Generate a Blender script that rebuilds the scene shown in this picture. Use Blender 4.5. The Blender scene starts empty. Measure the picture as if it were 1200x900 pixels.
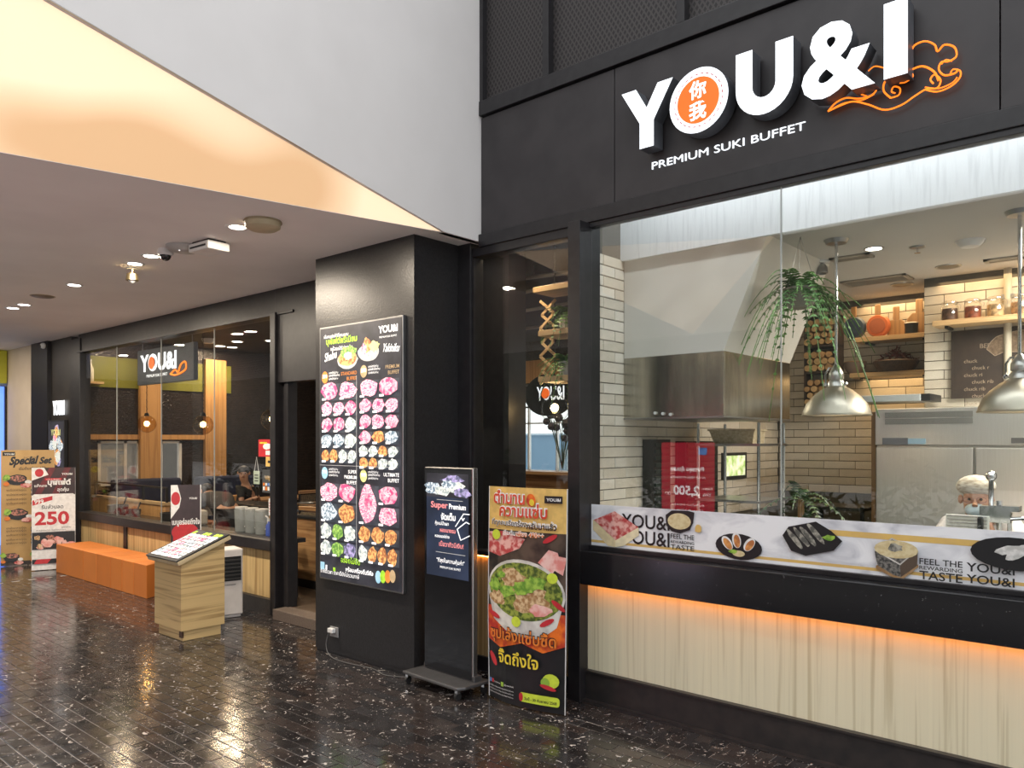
import bpy, bmesh, math, random
from mathutils import Vector, Matrix
R = random.Random(11)
SC = bpy.context.scene
COL = SC.collection

# ---------------------------------------------------------------- camera
EYE = 1.9
FPX, HOR = 916.0, 517.0
_a = math.atan2(1050, FPX)
FX, FYD = -math.cos(_a), math.sin(_a)
RX, RY = math.sin(_a), math.cos(_a)
cam = bpy.data.cameras.new('camera')
cam.lens = 36 * FPX / 1200
cam.sensor_width = 36
cam.shift_y = (HOR - 450) / 1200
cam.clip_end = 300
camo = bpy.data.objects.new('camera', cam)
COL.objects.link(camo)
camo.location = (0, 0, EYE)
camo.rotation_euler = Vector((FX, FYD, 0)).to_track_quat('-Z', 'Y').to_euler()
SC.camera = camo
SC.view_settings.view_transform = 'Standard'
SC.view_settings.look = 'None'
SC.view_settings.gamma = 1
SC.view_settings.use_curve_mapping = False
SC.view_settings.exposure = 0.08
# ---------------------------------------------------------------- world: bright overcast daylight
W = bpy.data.worlds.new('overcast_sky')
SC.world = W
W.use_nodes = True
W.node_tree.nodes['Background'].inputs[0].default_value = (0.96, 0.98, 1.0, 1)
W.node_tree.nodes['Background'].inputs[1].default_value = 1.75


def area(name, loc, size, power, col, rot=(0, 0, 0), parent=None, sy=None):
    l = bpy.data.lights.new(name, 'AREA')
    l.energy = power
    l.color = col
    l.size = size
    if sy:
        l.shape = 'RECTANGLE'
        l.size_y = sy
    o = bpy.data.objects.new(name, l)
    COL.objects.link(o)
    o.location = loc
    o.rotation_euler = rot
    o.parent = parent
    return o


def point(name, loc, power, col, r=.05, parent=None):
    l = bpy.data.lights.new(name, 'POINT')
    l.energy = power
    l.color = col
    l.shadow_soft_size = r
    o = bpy.data.objects.new(name, l)
    COL.objects.link(o)
    o.location = loc
    o.parent = parent
    return o


# ---------------------------------------------------------------- photo pixel -> point on a known plane
def ray(px, py):
    t = (px - 600) / FPX
    return (RX * t + FX, RY * t + FYD, (HOR - py) / FPX)


def ay(px, py, Y):
    v = ray(px, py); s = Y / v[1]
    return Vector((v[0] * s, Y, EYE + v[2] * s))


def ax(px, py, X):
    v = ray(px, py); s = X / v[0]
    return Vector((X, v[1] * s, EYE + v[2] * s))


def az(px, py, Z):
    v = ray(px, py); s = (Z - EYE) / v[2]
    return Vector((v[0] * s, v[1] * s, Z))


def proj(X, Y, Z):
    r = RX * X + RY * Y; d = FX * X + FYD * Y
    return 600 + FPX * r / d, HOR - FPX * (Z - EYE) / d, d


# ---------------------------------------------------------------- materials
MATS = {}


def _new(name):
    m = bpy.data.materials.new(name)
    m.use_nodes = True
    nt = m.node_tree
    return m, nt, nt.nodes['Principled BSDF']


def c4(c):
    return (c[0], c[1], c[2], 1)


def coords(nt, scale, kind='Object'):
    tc = nt.nodes.new('ShaderNodeTexCoord')
    mp = nt.nodes.new('ShaderNodeMapping')
    mp.inputs['Scale'].default_value = scale
    nt.links.new(tc.outputs[kind], mp.inputs['Vector'])
    return mp.outputs[0]


def ramp(nt, fac, stops):
    r = nt.nodes.new('ShaderNodeValToRGB')
    el = r.color_ramp.elements
    while len(el) < len(stops):
        el.new(.5)
    for e, (p, c) in zip(el, stops):
        e.position = p
        e.color = c4(c)
    nt.links.new(fac, r.inputs[0])
    return r.outputs[0]


def mat(name, c, c2=None, scale=6, rough=.5, metal=0, emit=0, bump=0, stretch=(1, 1, 1), spec=.5, lo=.35, hi=.65, detail=3, alpha=1, coat=0):
    """noise blend of two close tones (procedural), optional bump and emission"""
    if name in MATS:
        return MATS[name]
    m, nt, b = _new(name)
    if c2 is None:
        c2 = tuple(x * .86 for x in c)
    n = nt.nodes.new('ShaderNodeTexNoise')
    n.inputs['Scale'].default_value = scale
    n.inputs['Detail'].default_value = detail
    nt.links.new(coords(nt, stretch), n.inputs['Vector'])
    col = ramp(nt, n.outputs[0], [(lo, c2), (hi, c)])
    nt.links.new(col, b.inputs['Base Color'])
    b.inputs['Roughness'].default_value = rough
    b.inputs['Metallic'].default_value = metal
    b.inputs['Specular IOR Level'].default_value = spec
    b.inputs['Coat Weight'].default_value = coat
    b.inputs['Alpha'].default_value = alpha
    if emit:
        nt.links.new(col, b.inputs['Emission Color'])
        b.inputs['Emission Strength'].default_value = emit
    if bump:
        bp = nt.nodes.new('ShaderNodeBump')
        bp.inputs['Strength'].default_value = bump
        bp.inputs['Distance'].default_value = .01
        nt.links.new(n.outputs[0], bp.inputs['Height'])
        nt.links.new(bp.outputs[0], b.inputs['Normal'])
    MATS[name] = m
    return m


def wood(name, light, dark, axis='Z', dens=22, rough=.45, warp=1.5, sharp=(.3, .52, .72)):
    if name in MATS:
        return MATS[name]
    m, nt, b = _new(name)
    s = {'X': (.5, dens, dens), 'Y': (dens, .5, dens), 'Z': (dens, dens, .5), 'H': (.7, .7, dens)}[axis]
    vec = coords(nt, s)
    n = nt.nodes.new('ShaderNodeTexNoise')
    n.inputs['Scale'].default_value = 1
    n.inputs['Detail'].default_value = 6
    n.inputs['Distortion'].default_value = warp
    nt.links.new(vec, n.inputs['Vector'])
    mid = tuple((a + d) / 2 for a, d in zip(light, dark))
    col = ramp(nt, n.outputs[0], [(sharp[0], dark), (sharp[1] - .06, mid), (sharp[1], light), (sharp[2], tuple(x * 1.06 for x in light))])
    nt.links.new(col, b.inputs['Base Color'])
    b.inputs['Roughness'].default_value = rough
    MATS[name] = m
    return m


def glassmat(name, tint=(1, 1, 1), f0=.05, rough=0.0):
    if name in MATS:
        return MATS[name]
    m, nt, b = _new(name)
    nt.nodes.remove(b)
    out = nt.nodes['Material Output']
    lw = nt.nodes.new('ShaderNodeLayerWeight')
    lw.inputs['Blend'].default_value = .5
    p = nt.nodes.new('ShaderNodeMath'); p.operation = 'POWER'; p.inputs[1].default_value = 5
    nt.links.new(lw.outputs['Facing'], p.inputs[0])
    q = nt.nodes.new('ShaderNodeMath'); q.operation = 'MULTIPLY_ADD'
    q.inputs[1].default_value = 1 - f0; q.inputs[2].default_value = f0
    nt.links.new(p.outputs[0], q.inputs[0])
    t = nt.nodes.new('ShaderNodeBsdfTransparent'); t.inputs[0].default_value = c4(tint)
    g = nt.nodes.new('ShaderNodeBsdfGlossy'); g.inputs['Roughness'].default_value = rough
    mx = nt.nodes.new('ShaderNodeMixShader')
    nt.links.new(q.outputs[0], mx.inputs[0])
    nt.links.new(t.outputs[0], mx.inputs[1])
    nt.links.new(g.outputs[0], mx.inputs[2])
    nt.links.new(mx.outputs[0], out.inputs[0])
    MATS[name] = m
    return m


def marble_tile(name, base, vein):
    m, nt, b = _new(name)
    v = coords(nt, (1, 1, 1))
    g = nt.nodes.new('ShaderNodeNewGeometry')
    n = nt.nodes.new('ShaderNodeTexNoise'); n.inputs['Scale'].default_value = 9; n.inputs['Detail'].default_value = 5
    nt.links.new(g.outputs['Position'], n.inputs['Vector'])
    c1 = ramp(nt, n.outputs[0], [(.3, tuple(x * .55 for x in base)), (.7, base)])
    n2 = nt.nodes.new('ShaderNodeTexNoise'); n2.inputs['Scale'].default_value = 15; n2.inputs['Detail'].default_value = 7; n2.inputs['Distortion'].default_value = 2.2
    nt.links.new(g.outputs['Position'], n2.inputs['Vector'])
    f = ramp(nt, n2.outputs[0], [(.635, (0, 0, 0)), (.68, (1, 1, 1))])
    n3 = nt.nodes.new('ShaderNodeTexNoise'); n3.inputs['Scale'].default_value = 45; n3.inputs['Detail'].default_value = 2
    nt.links.new(g.outputs['Position'], n3.inputs['Vector'])
    f3 = ramp(nt, n3.outputs[0], [(.70, (0, 0, 0)), (.74, (1, 1, 1))])
    ad = nt.nodes.new('ShaderNodeMath'); ad.operation = 'MAXIMUM'
    nt.links.new(f, ad.inputs[0]); nt.links.new(f3, ad.inputs[1])
    mx = nt.nodes.new('ShaderNodeMixRGB')
    nt.links.new(ad.outputs[0], mx.inputs[0]); nt.links.new(c1, mx.inputs[1]); mx.inputs[2].default_value = c4(vein)
    nt.links.new(mx.outputs[0], b.inputs['Base Color'])
    rr = ramp(nt, n.outputs[0], [(.3, (.10,) * 3), (.75, (.22,) * 3)])
    nt.links.new(rr, b.inputs['Roughness'])
    b.inputs['Specular IOR Level'].default_value = .75
    MATS[name] = m
    return m


def speckle(name, base, dot, scale=120, thr=.16, rough=.2):
    m, nt, b = _new(name)
    vo = nt.nodes.new('ShaderNodeTexVoronoi'); vo.inputs['Scale'].default_value = scale
    nt.links.new(coords(nt, (1, 1, 1)), vo.inputs['Vector'])
    n = nt.nodes.new('ShaderNodeTexNoise'); n.inputs['Scale'].default_value = 30
    nt.links.new(coords(nt, (1, 1, 1)), n.inputs['Vector'])
    ml = nt.nodes.new('ShaderNodeMath'); ml.operation = 'ADD'
    nt.links.new(vo.outputs['Distance'], ml.inputs[0]); nt.links.new(n.outputs[0], ml.inputs[1])
    col = ramp(nt, ml.outputs[0], [(thr + .36, dot), (thr + .42, base)])
    nt.links.new(col, b.inputs['Base Color'])
    b.inputs['Roughness'].default_value = rough
    MATS[name] = m
    return m


def perforated(name, base, hole, sx, sz):
    m, nt, b = _new(name)
    ck = nt.nodes.new('ShaderNodeTexWave'); ck.bands_direction = 'DIAGONAL'; ck.inputs['Scale'].default_value = 1
    nt.links.new(coords(nt, (sx, sx, sz)), ck.inputs['Vector'])
    c2 = nt.nodes.new('ShaderNodeTexWave'); c2.bands_direction = 'DIAGONAL'; c2.inputs['Scale'].default_value = 1
    nt.links.new(coords(nt, (-sx, sx, sz)), c2.inputs['Vector'])
    mm = nt.nodes.new('ShaderNodeMath'); mm.operation = 'MAXIMUM'
    nt.links.new(ck.outputs[1], mm.inputs[0]); nt.links.new(c2.outputs[1], mm.inputs[1])
    col = ramp(nt, mm.outputs[0], [(.55, hole), (.8, base)])
    nt.links.new(col, b.inputs['Base Color'])
    b.inputs['Roughness'].default_value = .5
    MATS[name] = m
    return m


BLACK = mat('black_painted_metal', (.018, .017, .019), (.012, .011, .013), 14, rough=.38)
PANEL = mat('charcoal_panel', (.034, .030, .032), (.024, .021, .023), 5, rough=.42, bump=.05)
COLM = mat('column_laminate', (.022, .021, .022), (.014, .013, .014), 60, rough=.33, bump=.12)
WHITEW = mat('white_wall_paint', (.69, .665, .655), (.66, .635, .625), 2, rough=.75)
CEILP = mat('ceiling_paint', (.86, .82, .79), (.81, .77, .74), 1.5, rough=.8)
GRANITE = speckle('black_granite', (.012, .012, .014), (.5, .5, .5), 130, .065, .16)
LAMI = wood('pale_laminate', (.74, .69, .50), (.57, .51, .34), 'Z', 26, .42, .9, (.32, .47, .70))
LAMI2 = wood('oak_laminate', (.58, .42, .20), (.36, .23, .095), 'Z', 26, .45, 1.0)
LECW = wood('lectern_wood', (.62, .44, .20), (.38, .245, .10), 'H', 26, .42, .8, (.34, .485, .72))
SHELFW = wood('shelf_wood', (.58, .40, .21), (.42, .27, .13), 'X', 20, .5)
ORANGEW = wood('amber_wood', (.55, .30, .11), (.40, .20, .07), 'Z', 16, .45)
DOORW = wood('partition_wood', (.50, .29, .13), (.28, .13, .05), 'H', 12, .45, 1.5)
GLASS = glassmat('window_glass', (.97, .985, .98), .055)
GLASSD = glassmat('dining_window_glass', (.98, .98, .97), .028)
CLEAR = glassmat('clear_glass', (.97, .96, .93), .06)
SMOKE = glassmat('amber_globe_glass', (.93, .80, .58), .09)
STEEL = mat('brushed_steel', (.62, .61, .58), (.55, .54, .51), 3, rough=.28, metal=1, stretch=(60, 60, 1))
FRSTEEL = mat('fridge_steel', (.66, .66, .63), (.60, .60, .57), 3, rough=.36, metal=.75, stretch=(60, 60, 1))
STEELD = mat('dull_steel', (.40, .40, .40), (.30, .30, .30), 4, rough=.35, metal=1)
CHROME = mat('chrome', (.75, .75, .75), rough=.12, metal=1)
PLASTW = mat('white_plastic', (.75, .75, .74), rough=.4)
PLASTK = mat('black_plastic', (.02, .02, .021), rough=.35)
WALLTILE = [mat('glazed_tile_%s' % n, c, tuple(x * .9 for x in c), 8, rough=.22) for n, c in (('warm', (.66, .60, .50)), ('cream', (.62, .56, .46)), ('pale', (.70, .65, .56)))]
GROUT = mat('dark_grout', (.12, .11, .09), rough=.8)
SKIN = mat('skin', (.52, .30, .20), (.46, .25, .16), 20, rough=.5)
CLOTHK = mat('black_cloth', (.02, .02, .022), rough=.8)
CLOTHG = mat('grey_cloth', (.06, .053, .05), rough=.85)
COATW = mat('white_coat', (.72, .69, .68), rough=.8)
HAIR = mat('dark_hair', (.02, .015, .012), rough=.5)
LEAF = mat('fern_green', (.14, .30, .07), (.05, .14, .03), 9, rough=.5)
LEAFD = mat('dark_leaf', (.05, .11, .04), (.02, .05, .02), 8, rough=.4)
WARMLED = mat('amber_led', (1, .34, .07), (1, .33, .065), rough=.5, emit=17)
LAMPW = mat('lamp_lens', (1, .93, .82), (1, .93, .82), rough=.5, emit=14)
BULB = mat('warm_bulb', (1, .72, .32), (1, .72, .32), rough=.5, emit=30)


# ---------------------------------------------------------------- mesh builder
class MB:
    def __init__(s):
        s.v, s.f, s.m = [], [], []

    def face(s, idx, m=0):
        s.f.append(idx); s.m.append(m)

    def add(s, pts):
        i = len(s.v); s.v.extend(tuple(p) for p in pts); return i

    def poly(s, pts, m=0):
        i = s.add(pts); s.face(tuple(range(i, i + len(pts))), m); return s

    def box(s, x0, x1, y0, y1, z0, z1, m=0, M=None):
        p = [Vector((x, y, z)) for z in (z0, z1) for y in (y0, y1) for x in (x0, x1)]
        if M is not None:
            p = [M @ q for q in p]
        i = s.add(p)
        for f in ((0, 2, 3, 1), (4, 5, 7, 6), (0, 1, 5, 4), (2, 6, 7, 3), (0, 4, 6, 2), (1, 3, 7, 5)):
            s.face(tuple(i + k for k in f), m)
        return s

    def prism(s, pts, d, m=0, mside=None):
        """extrude polygon pts (3D) along vector d"""
        d = Vector(d); n = len(pts); pts = [Vector(p) for p in pts]
        i = s.add(pts); j = s.add([p + d for p in pts])
        s.face(tuple(range(i, i + n)), m); s.face(tuple(range(j + n - 1, j - 1, -1)), m)
        for k in range(n):
            s.face((i + k, j + k, j + (k + 1) % n, i + (k + 1) % n), m if mside is None else mside)
        return s

    def cyl(s, p0, p1, r0, r1=None, n=12, m=0, caps=True):
        p0, p1 = Vector(p0), Vector(p1)
        r1 = r0 if r1 is None else r1
        z = (p1 - p0).normalized()
        x = z.orthogonal().normalized(); y = z.cross(x)
        a = [(math.cos(2 * math.pi * k / n), math.sin(2 * math.pi * k / n)) for k in range(n)]
        i = s.add([p0 + (x * c + y * q) * r0 for c, q in a]); j = s.add([p1 + (x * c + y * q) * r1 for c, q in a])
        for k in range(n):
            s.face((i + k, i + (k + 1) % n, j + (k + 1) % n, j + k), m)
        if caps:
            s.face(tuple(range(i + n - 1, i - 1, -1)), m); s.face(tuple(range(j, j + n)), m)
        return s

    def lathe(s, prof, n=20, c=(0, 0, 0), m=0):
        rows = []
        for r, z in prof:
            rows.append(s.add([(c[0] + r * math.cos(2 * math.pi * k / n), c[1] + r * math.sin(2 * math.pi * k / n), c[2] + z) for k in range(n)]))
        for a, b in zip(rows, rows[1:]):
            for k in range(n):
                s.face((a + k, a + (k + 1) % n, b + (k + 1) % n, b + k), m)
        return s

    def ball(s, c, r, n=14, m=0):
        if not isinstance(r, (tuple, list)):
            r = (r, r, r)
        rows = []
        h = n // 2
        for j in range(h + 1):
            t = math.pi * j / h
            rr = max(math.sin(t), 1e-4)
            rows.append(s.add([(c[0] + r[0] * rr * math.cos(2 * math.pi * k / n), c[1] + r[1] * rr * math.sin(2 * math.pi * k / n), c[2] - r[2] * math.cos(t)) for k in range(n)]))
        for a, b in zip(rows, rows[1:]):
            for k in range(n):
                s.face((a + k, a + (k + 1) % n, b + (k + 1) % n, b + k), m)
        return s

    def tube(s, path, r, n=6, m=0):
        path = [Vector(p) for p in path]
        rows = []
        up = None
        for k, p in enumerate(path):
            t = (path[min(k + 1, len(path) - 1)] - path[max(k - 1, 0)]).normalized()
            x = t.orthogonal().normalized() if up is None else (up - t * up.dot(t)).normalized()
            up = x
            y = t.cross(x)
            rr = r[k] if isinstance(r, (list, tuple)) else r
            rows.append(s.add([p + (x * math.cos(2 * math.pi * q / n) + y * math.sin(2 * math.pi * q / n)) * rr for q in range(n)]))
        for a, b in zip(rows, rows[1:]):
            for k in range(n):
                s.face((a + k, a + (k + 1) % n, b + (k + 1) % n, b + k), m)
        s.face(tuple(range(rows[0] + n - 1, rows[0] - 1, -1)), m)
        s.face(tuple(range(rows[-1], rows[-1] + n)), m)
        return s

    def mesh(s, name, mats, smooth=False, off=None):
        me = bpy.data.meshes.new(name)
        vs = s.v if off is None else [(a - off[0], b - off[1], c - off[2]) for a, b, c in s.v]
        me.from_pydata(vs, [], s.f)
        for m in (mats if isinstance(mats, (list, tuple)) else [mats]):
            me.materials.append(m)
        me.polygons.foreach_set('material_index', s.m)
        if smooth:
            me.polygons.foreach_set('use_smooth', [True] * len(s.f))
        me.validate()
        bm = bmesh.new(); bm.from_mesh(me)
        bmesh.ops.recalc_face_normals(bm, faces=bm.faces)
        bm.to_mesh(me); bm.free()
        return me

    def build(s, name, mats, parent=None, smooth=False, bevel=0, world=False):
        off = parent.location if (world and parent is not None) else None
        o = bpy.data.objects.new(name, s.mesh(name, mats, smooth, off))
        COL.objects.link(o)
        o.parent = parent
        if bevel:
            b = o.modifiers.new('bevel', 'BEVEL'); b.width = bevel; b.segments = 2; b.limit_method = 'ANGLE'
        if smooth:
            try:
                o.data.set_sharp_from_angle(angle=math.radians(38))
            except Exception:
                pass
        return o


def tag(o, label, cat, group=None):
    o['label'] = label; o['category'] = cat
    if group:
        o['group'] = group
    return o


def thing(name, label, cat, loc=(0, 0, 0), rz=0, group=None, rx=0):
    o = bpy.data.objects.new(name, None)
    COL.objects.link(o)
    o.empty_display_size = .1
    o.location = loc
    o.rotation_euler = (rx, 0, rz)
    if label:
        tag(o, label, cat, group)
    return o


def struct(name, mb=None, m=None, label=None, cat=None, **kw):
    if mb is None:
        o = thing(name, None, None)
    else:
        o = mb.build(name, m, **kw)
    o['kind'] = 'structure'
    if label:
        o['label'] = label
        o['category'] = cat or name.split('_')[0]
    return o


def dup(root, loc, label, rz=None, group=None):
    def cp(o, par):
        c = o.copy(); COL.objects.link(c); c.parent = par
        for ch in kids.get(o, []):
            cp(ch, c)
        return c
    kids = {}
    for o in root.children_recursive:
        kids.setdefault(o.parent, []).append(o)
    r = cp(root, None)
    r.location = loc
    if rz is not None:
        r.rotation_euler.z = rz
    r['label'] = label
    if group:
        r['group'] = group
    return r


def smooth_path(pts, n=6, closed=False):
    pts = [Vector(p) for p in pts]
    out = []
    for i in range(len(pts) - 1):
        p0 = pts[max(i - 1, 0)]; p1 = pts[i]; p2 = pts[i + 1]; p3 = pts[min(i + 2, len(pts) - 1)]
        for k in range(n):
            t = k / n
            out.append(.5 * ((2 * p1) + (p2 - p0) * t + (2 * p0 - 5 * p1 + 4 * p2 - p3) * t * t + (3 * p1 - p0 - 3 * p2 + p3) * t ** 3))
    out.append(pts[-1])
    return out


# ---------------------------------------------------------------- lettering (mesh converted from text)
def text_mesh(s, bold=0.0, ext=0.0, res=3):
    c = bpy.data.curves.new('lettering', 'FONT')
    c.body = s; c.size = 1; c.offset = bold; c.extrude = ext; c.resolution_u = res
    o = bpy.data.objects.new('lettering', c)
    me = bpy.data.meshes.new_from_object(o)
    bpy.data.objects.remove(o); bpy.data.curves.remove(c)
    return me


def txt(s, parent, m, x, z, h=None, w=None, y=0.0, bold=.0, align='L', ext=0.0, name='lettering', rot=0, bend=None, shear=0):
    """text in the parent's local XZ plane, front towards -Y; x,z is the lower corner/centre; h bounds height"""
    me = text_mesh(s, bold, ext)
    if not me.vertices:
        return None
    xs = [v.co.x for v in me.vertices]; ys = [v.co.y for v in me.vertices]; zs = [v.co.z for v in me.vertices]
    bw, bh = max(xs) - min(xs), max(ys) - min(ys)
    sy = h / bh if h else w / bw
    sx = w / bw if w else sy
    zm = max(zs)
    ox = {'L': 0, 'C': -bw * sx / 2, 'R': -bw * sx}[align]
    cr, sr = math.cos(rot), math.sin(rot)
    for v in me.vertices:
        a = (v.co.x - min(xs)) * sx + ox; b = (v.co.y - min(ys)) * sy
        a += shear * b
        v.co = (x + a * cr - b * sr, y - (v.co.z - zm), z + a * sr + b * cr)
        if bend:
            v.co.y += bend(v.co.x, v.co.z)
    me.materials.clear()
    for q in (m if isinstance(m, (list, tuple)) else [m]):
        me.materials.append(q)
    o = bpy.data.objects.new(name, me)
    COL.objects.link(o)
    o.parent = parent
    return o


class Print:
    """flat print on a sheet: local x to the right, z up, front -Y; shapes sit fractions of a millimetre above the sheet"""
    def __init__(s, root, bend=None, nb=10, w=1.0, x0=0.0):
        s.r, s.bend, s.nb, s.w, s.x0, s.k = root, bend, nb, w, x0, 0

    def _out(s, mb, name, m):
        o = mb.build(name, m, s.r)
        if s.bend:
            bm = bmesh.new(); bm.from_mesh(o.data)
            for i in range(1, s.nb):
                bmesh.ops.bisect_plane(bm, geom=bm.verts[:] + bm.edges[:] + bm.faces[:], plane_co=(s.x0 + s.w * i / s.nb, 0, 0), plane_no=(1, 0, 0))
            for v in bm.verts:
                v.co.y += s.bend(v.co.x, v.co.z)
            bm.to_mesh(o.data); bm.free()
        return o

    def ly(s):
        s.k += 1
        return -.0012 - .0005 * s.k

    def poly(s, pts, m, name='printed_shape', y=None):
        y = s.ly() if y is None else y
        return s._out(MB().poly([(a, y, b) for a, b in pts]), name, m)

    def rect(s, x0, x1, z0, z1, m, name='printed_panel', r=0, y=None):
        if not r:
            return s.poly([(x0, z0), (x1, z0), (x1, z1), (x0, z1)], m, name, y)
        pts = []
        for cx, cz, a0 in ((x1 - r, z0 + r, -90), (x1 - r, z1 - r, 0), (x0 + r, z1 - r, 90), (x0 + r, z0 + r, 180)):
            for k in range(5):
                a = math.radians(a0 + 22.5 * k); pts.append((cx + r * math.cos(a), cz + r * math.sin(a)))
        return s.poly(pts, m, name, y)

    def ell(s, cx, cz, rx, rz, m, name='printed_shape', n=22, rot=0, wob=0, y=None):
        pts = []
        for k in range(n):
            a = 2 * math.pi * k / n
            q = 1 + (R.uniform(-wob, wob) if wob else 0)
            px, pz = rx * math.cos(a) * q, rz * math.sin(a) * q
            pts.append((cx + px * math.cos(rot) - pz * math.sin(rot), cz + px * math.sin(rot) + pz * math.cos(rot)))
        return s.poly(pts, m, name, y)

    def text(s, t, m, x, z, h=None, w=None, bold=.0, align='L', rot=0, shear=0):
        return txt(t, s.r, m, x, z, h, w, s.ly(), bold, align, 0, 'lettering', rot, s.bend, shear)


def pr(name, c, c2=None, scale=20, emit=0, lo=.4, hi=.6, stretch=(1, 1, 1), rough=.4):
    return mat(name, c, c2, scale, rough=rough, emit=emit, lo=lo, hi=hi, stretch=stretch)


# printed inks (plain) and backlit inks
INK = dict(
    white=pr('ink_white', (.85, .85, .85)), black=pr('ink_black', (.015, .015, .017)), red=pr('ink_red', (.55, .03, .04)),
    orange=pr('ink_orange', (.80, .22, .03)), yellow=pr('ink_yellow', (.85, .65, .05)), gold=pr('ink_gold', (.78, .52, .16)),
    green=pr('ink_green', (.30, .50, .06)), lime=pr('ink_lime', (.62, .75, .06)), blue=pr('ink_blue', (.12, .25, .6)), salmon=pr('ink_salmon', (.68, .07, .03)),
    steel=pr('ink_steel', (.72, .70, .65), (.50, .48, .45), 9), meat=pr('ink_meat', (.80, .45, .40), (.50, .07, .07), 22, lo=.42, hi=.58),
    pinkmeat=pr('ink_pink_meat', (.85, .55, .50), (.72, .25, .22), 14), soup=pr('ink_soup', (.30, .36, .06), (.05, .09, .015), 30),
    bones=pr('ink_bones', (.70, .52, .30), (.34, .18, .07), 34), herb=pr('ink_herb', (.35, .55, .08), (.12, .28, .03), 25),
    smoke=pr('ink_smoke', (.10, .07, .05), (.02, .015, .012), 6), flame=pr('ink_flame', (.85, .18, .02), (.45, .03, .02), 9),
    kraft=pr('ink_kraft', (.52, .33, .13), (.46, .28, .10), 3), mixed=pr('ink_mixed_food', (.55, .22, .16), (.06, .04, .03), 40),
    shrimp=pr('ink_shrimp', (.42, .40, .34), (.10, .10, .09), 30), mussel=pr('ink_mussel', (.75, .34, .10), (.45, .16, .05), 25),
    cream=pr('ink_cream', (.70, .60, .36), (.60, .48, .26), 40), boxside=pr('ink_box', (.80, .66, .40)), grate=pr('ink_grate', (.22, .21, .19), (.04, .04, .04), 60),
    wood=pr('ink_wood', (.42, .27, .14), (.28, .16, .07), 20), marble=None)
LIT = dict(
    bg=pr('lit_charcoal', (.035, .035, .045), (.02, .02, .026), 5, emit=.7), tile=pr('lit_tile_ground', (.06, .07, .085), (.035, .04, .05), 12, emit=.8),
    white=pr('lit_white', (.95, .95, .95), (.95, .95, .95), emit=.85), green=pr('lit_green', (.45, .75, .05), (.25, .5, .03), 30, emit=.8),
    orange=pr('lit_orange', (.75, .28, .06), (.6, .2, .04), 12, emit=.7), tan=pr('lit_tan', (.50, .36, .20), (.40, .28, .15), 12, emit=.7),
    meat=pr('lit_meat', (.85, .45, .52), (.60, .07, .20), 28, emit=.75, lo=.42, hi=.58), meat2=pr('lit_marbled_meat', (.95, .62, .66), (.72, .16, .30), 40, emit=.75, stretch=(1, 1, 3), lo=.42, hi=.58),
    veg=pr('lit_greens', (.40, .60, .14), (.10, .25, .05), 45, emit=.7), pale=pr('lit_pale_food', (.80, .80, .74), (.30, .36, .36), 45, emit=.75),
    fish=pr('lit_seafood', (.70, .76, .80), (.12, .18, .24), 50, emit=.75), warm=pr('lit_warm_food', (.80, .45, .16), (.35, .12, .05), 40, emit=.75),
    blue=pr('lit_pale_blue', (.36, .58, .70), (.28, .5, .62), 12, emit=.75), yellow=pr('lit_straw', (.66, .66, .30), (.55, .55, .22), 12, emit=.75),
    navy=pr('lit_navy', (.02, .03, .06), (.012, .018, .035), 3, emit=.8), lilac=pr('lit_lilac_food', (.42, .36, .62), (.07, .08, .14), 26, emit=.8),
    pink=pr('lit_pink', (.85, .28, .28), emit=.8), grey=pr('lit_grey', (.5, .5, .5), emit=.6))

FY = 4.74          # facade plane
CZ = 3.56          # corridor ceiling

# ================================================================ FLOOR
fl = MB()
fl.box(-22, 8, -.4, 4.84, -.1, -.005, 0)
floor = struct('floor', fl, mat('floor_grout', (.40, .36, .33), (.13, .115, .11), 10, rough=.5), 'dark polished marble floor of small brick-laid tiles', 'floor')
TM = [marble_tile('marble_tile_%s' % n, c, (.58, .53, .49)) for n, c in (('black', (.026, .023, .023)), ('umber', (.044, .034, .031)), ('char', (.036, .033, .034)), ('smoky', (.056, .046, .042)))]
TL, TW, GAP = .20, .10, .007


def tile_mb(l, w, h=.005):
    b = MB(); e = .0015
    z = [(-l / 2, -w / 2), (l / 2, -w / 2), (l / 2, w / 2), (-l / 2, w / 2)]
    i = b.add([(x, y, -h) for x, y in z]); j = b.add([(x, y, -e) for x, y in z]); k = b.add([(x * (1 - 2 * e / l), y * (1 - 2 * e / w), 0) for x, y in z])
    for a, c in ((i, j), (j, k)):
        for q in range(4):
            b.face((a + q, a + (q + 1) % 4, c + (q + 1) % 4, c + q))
    b.face((k, k + 1, k + 2, k + 3))
    return b


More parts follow.
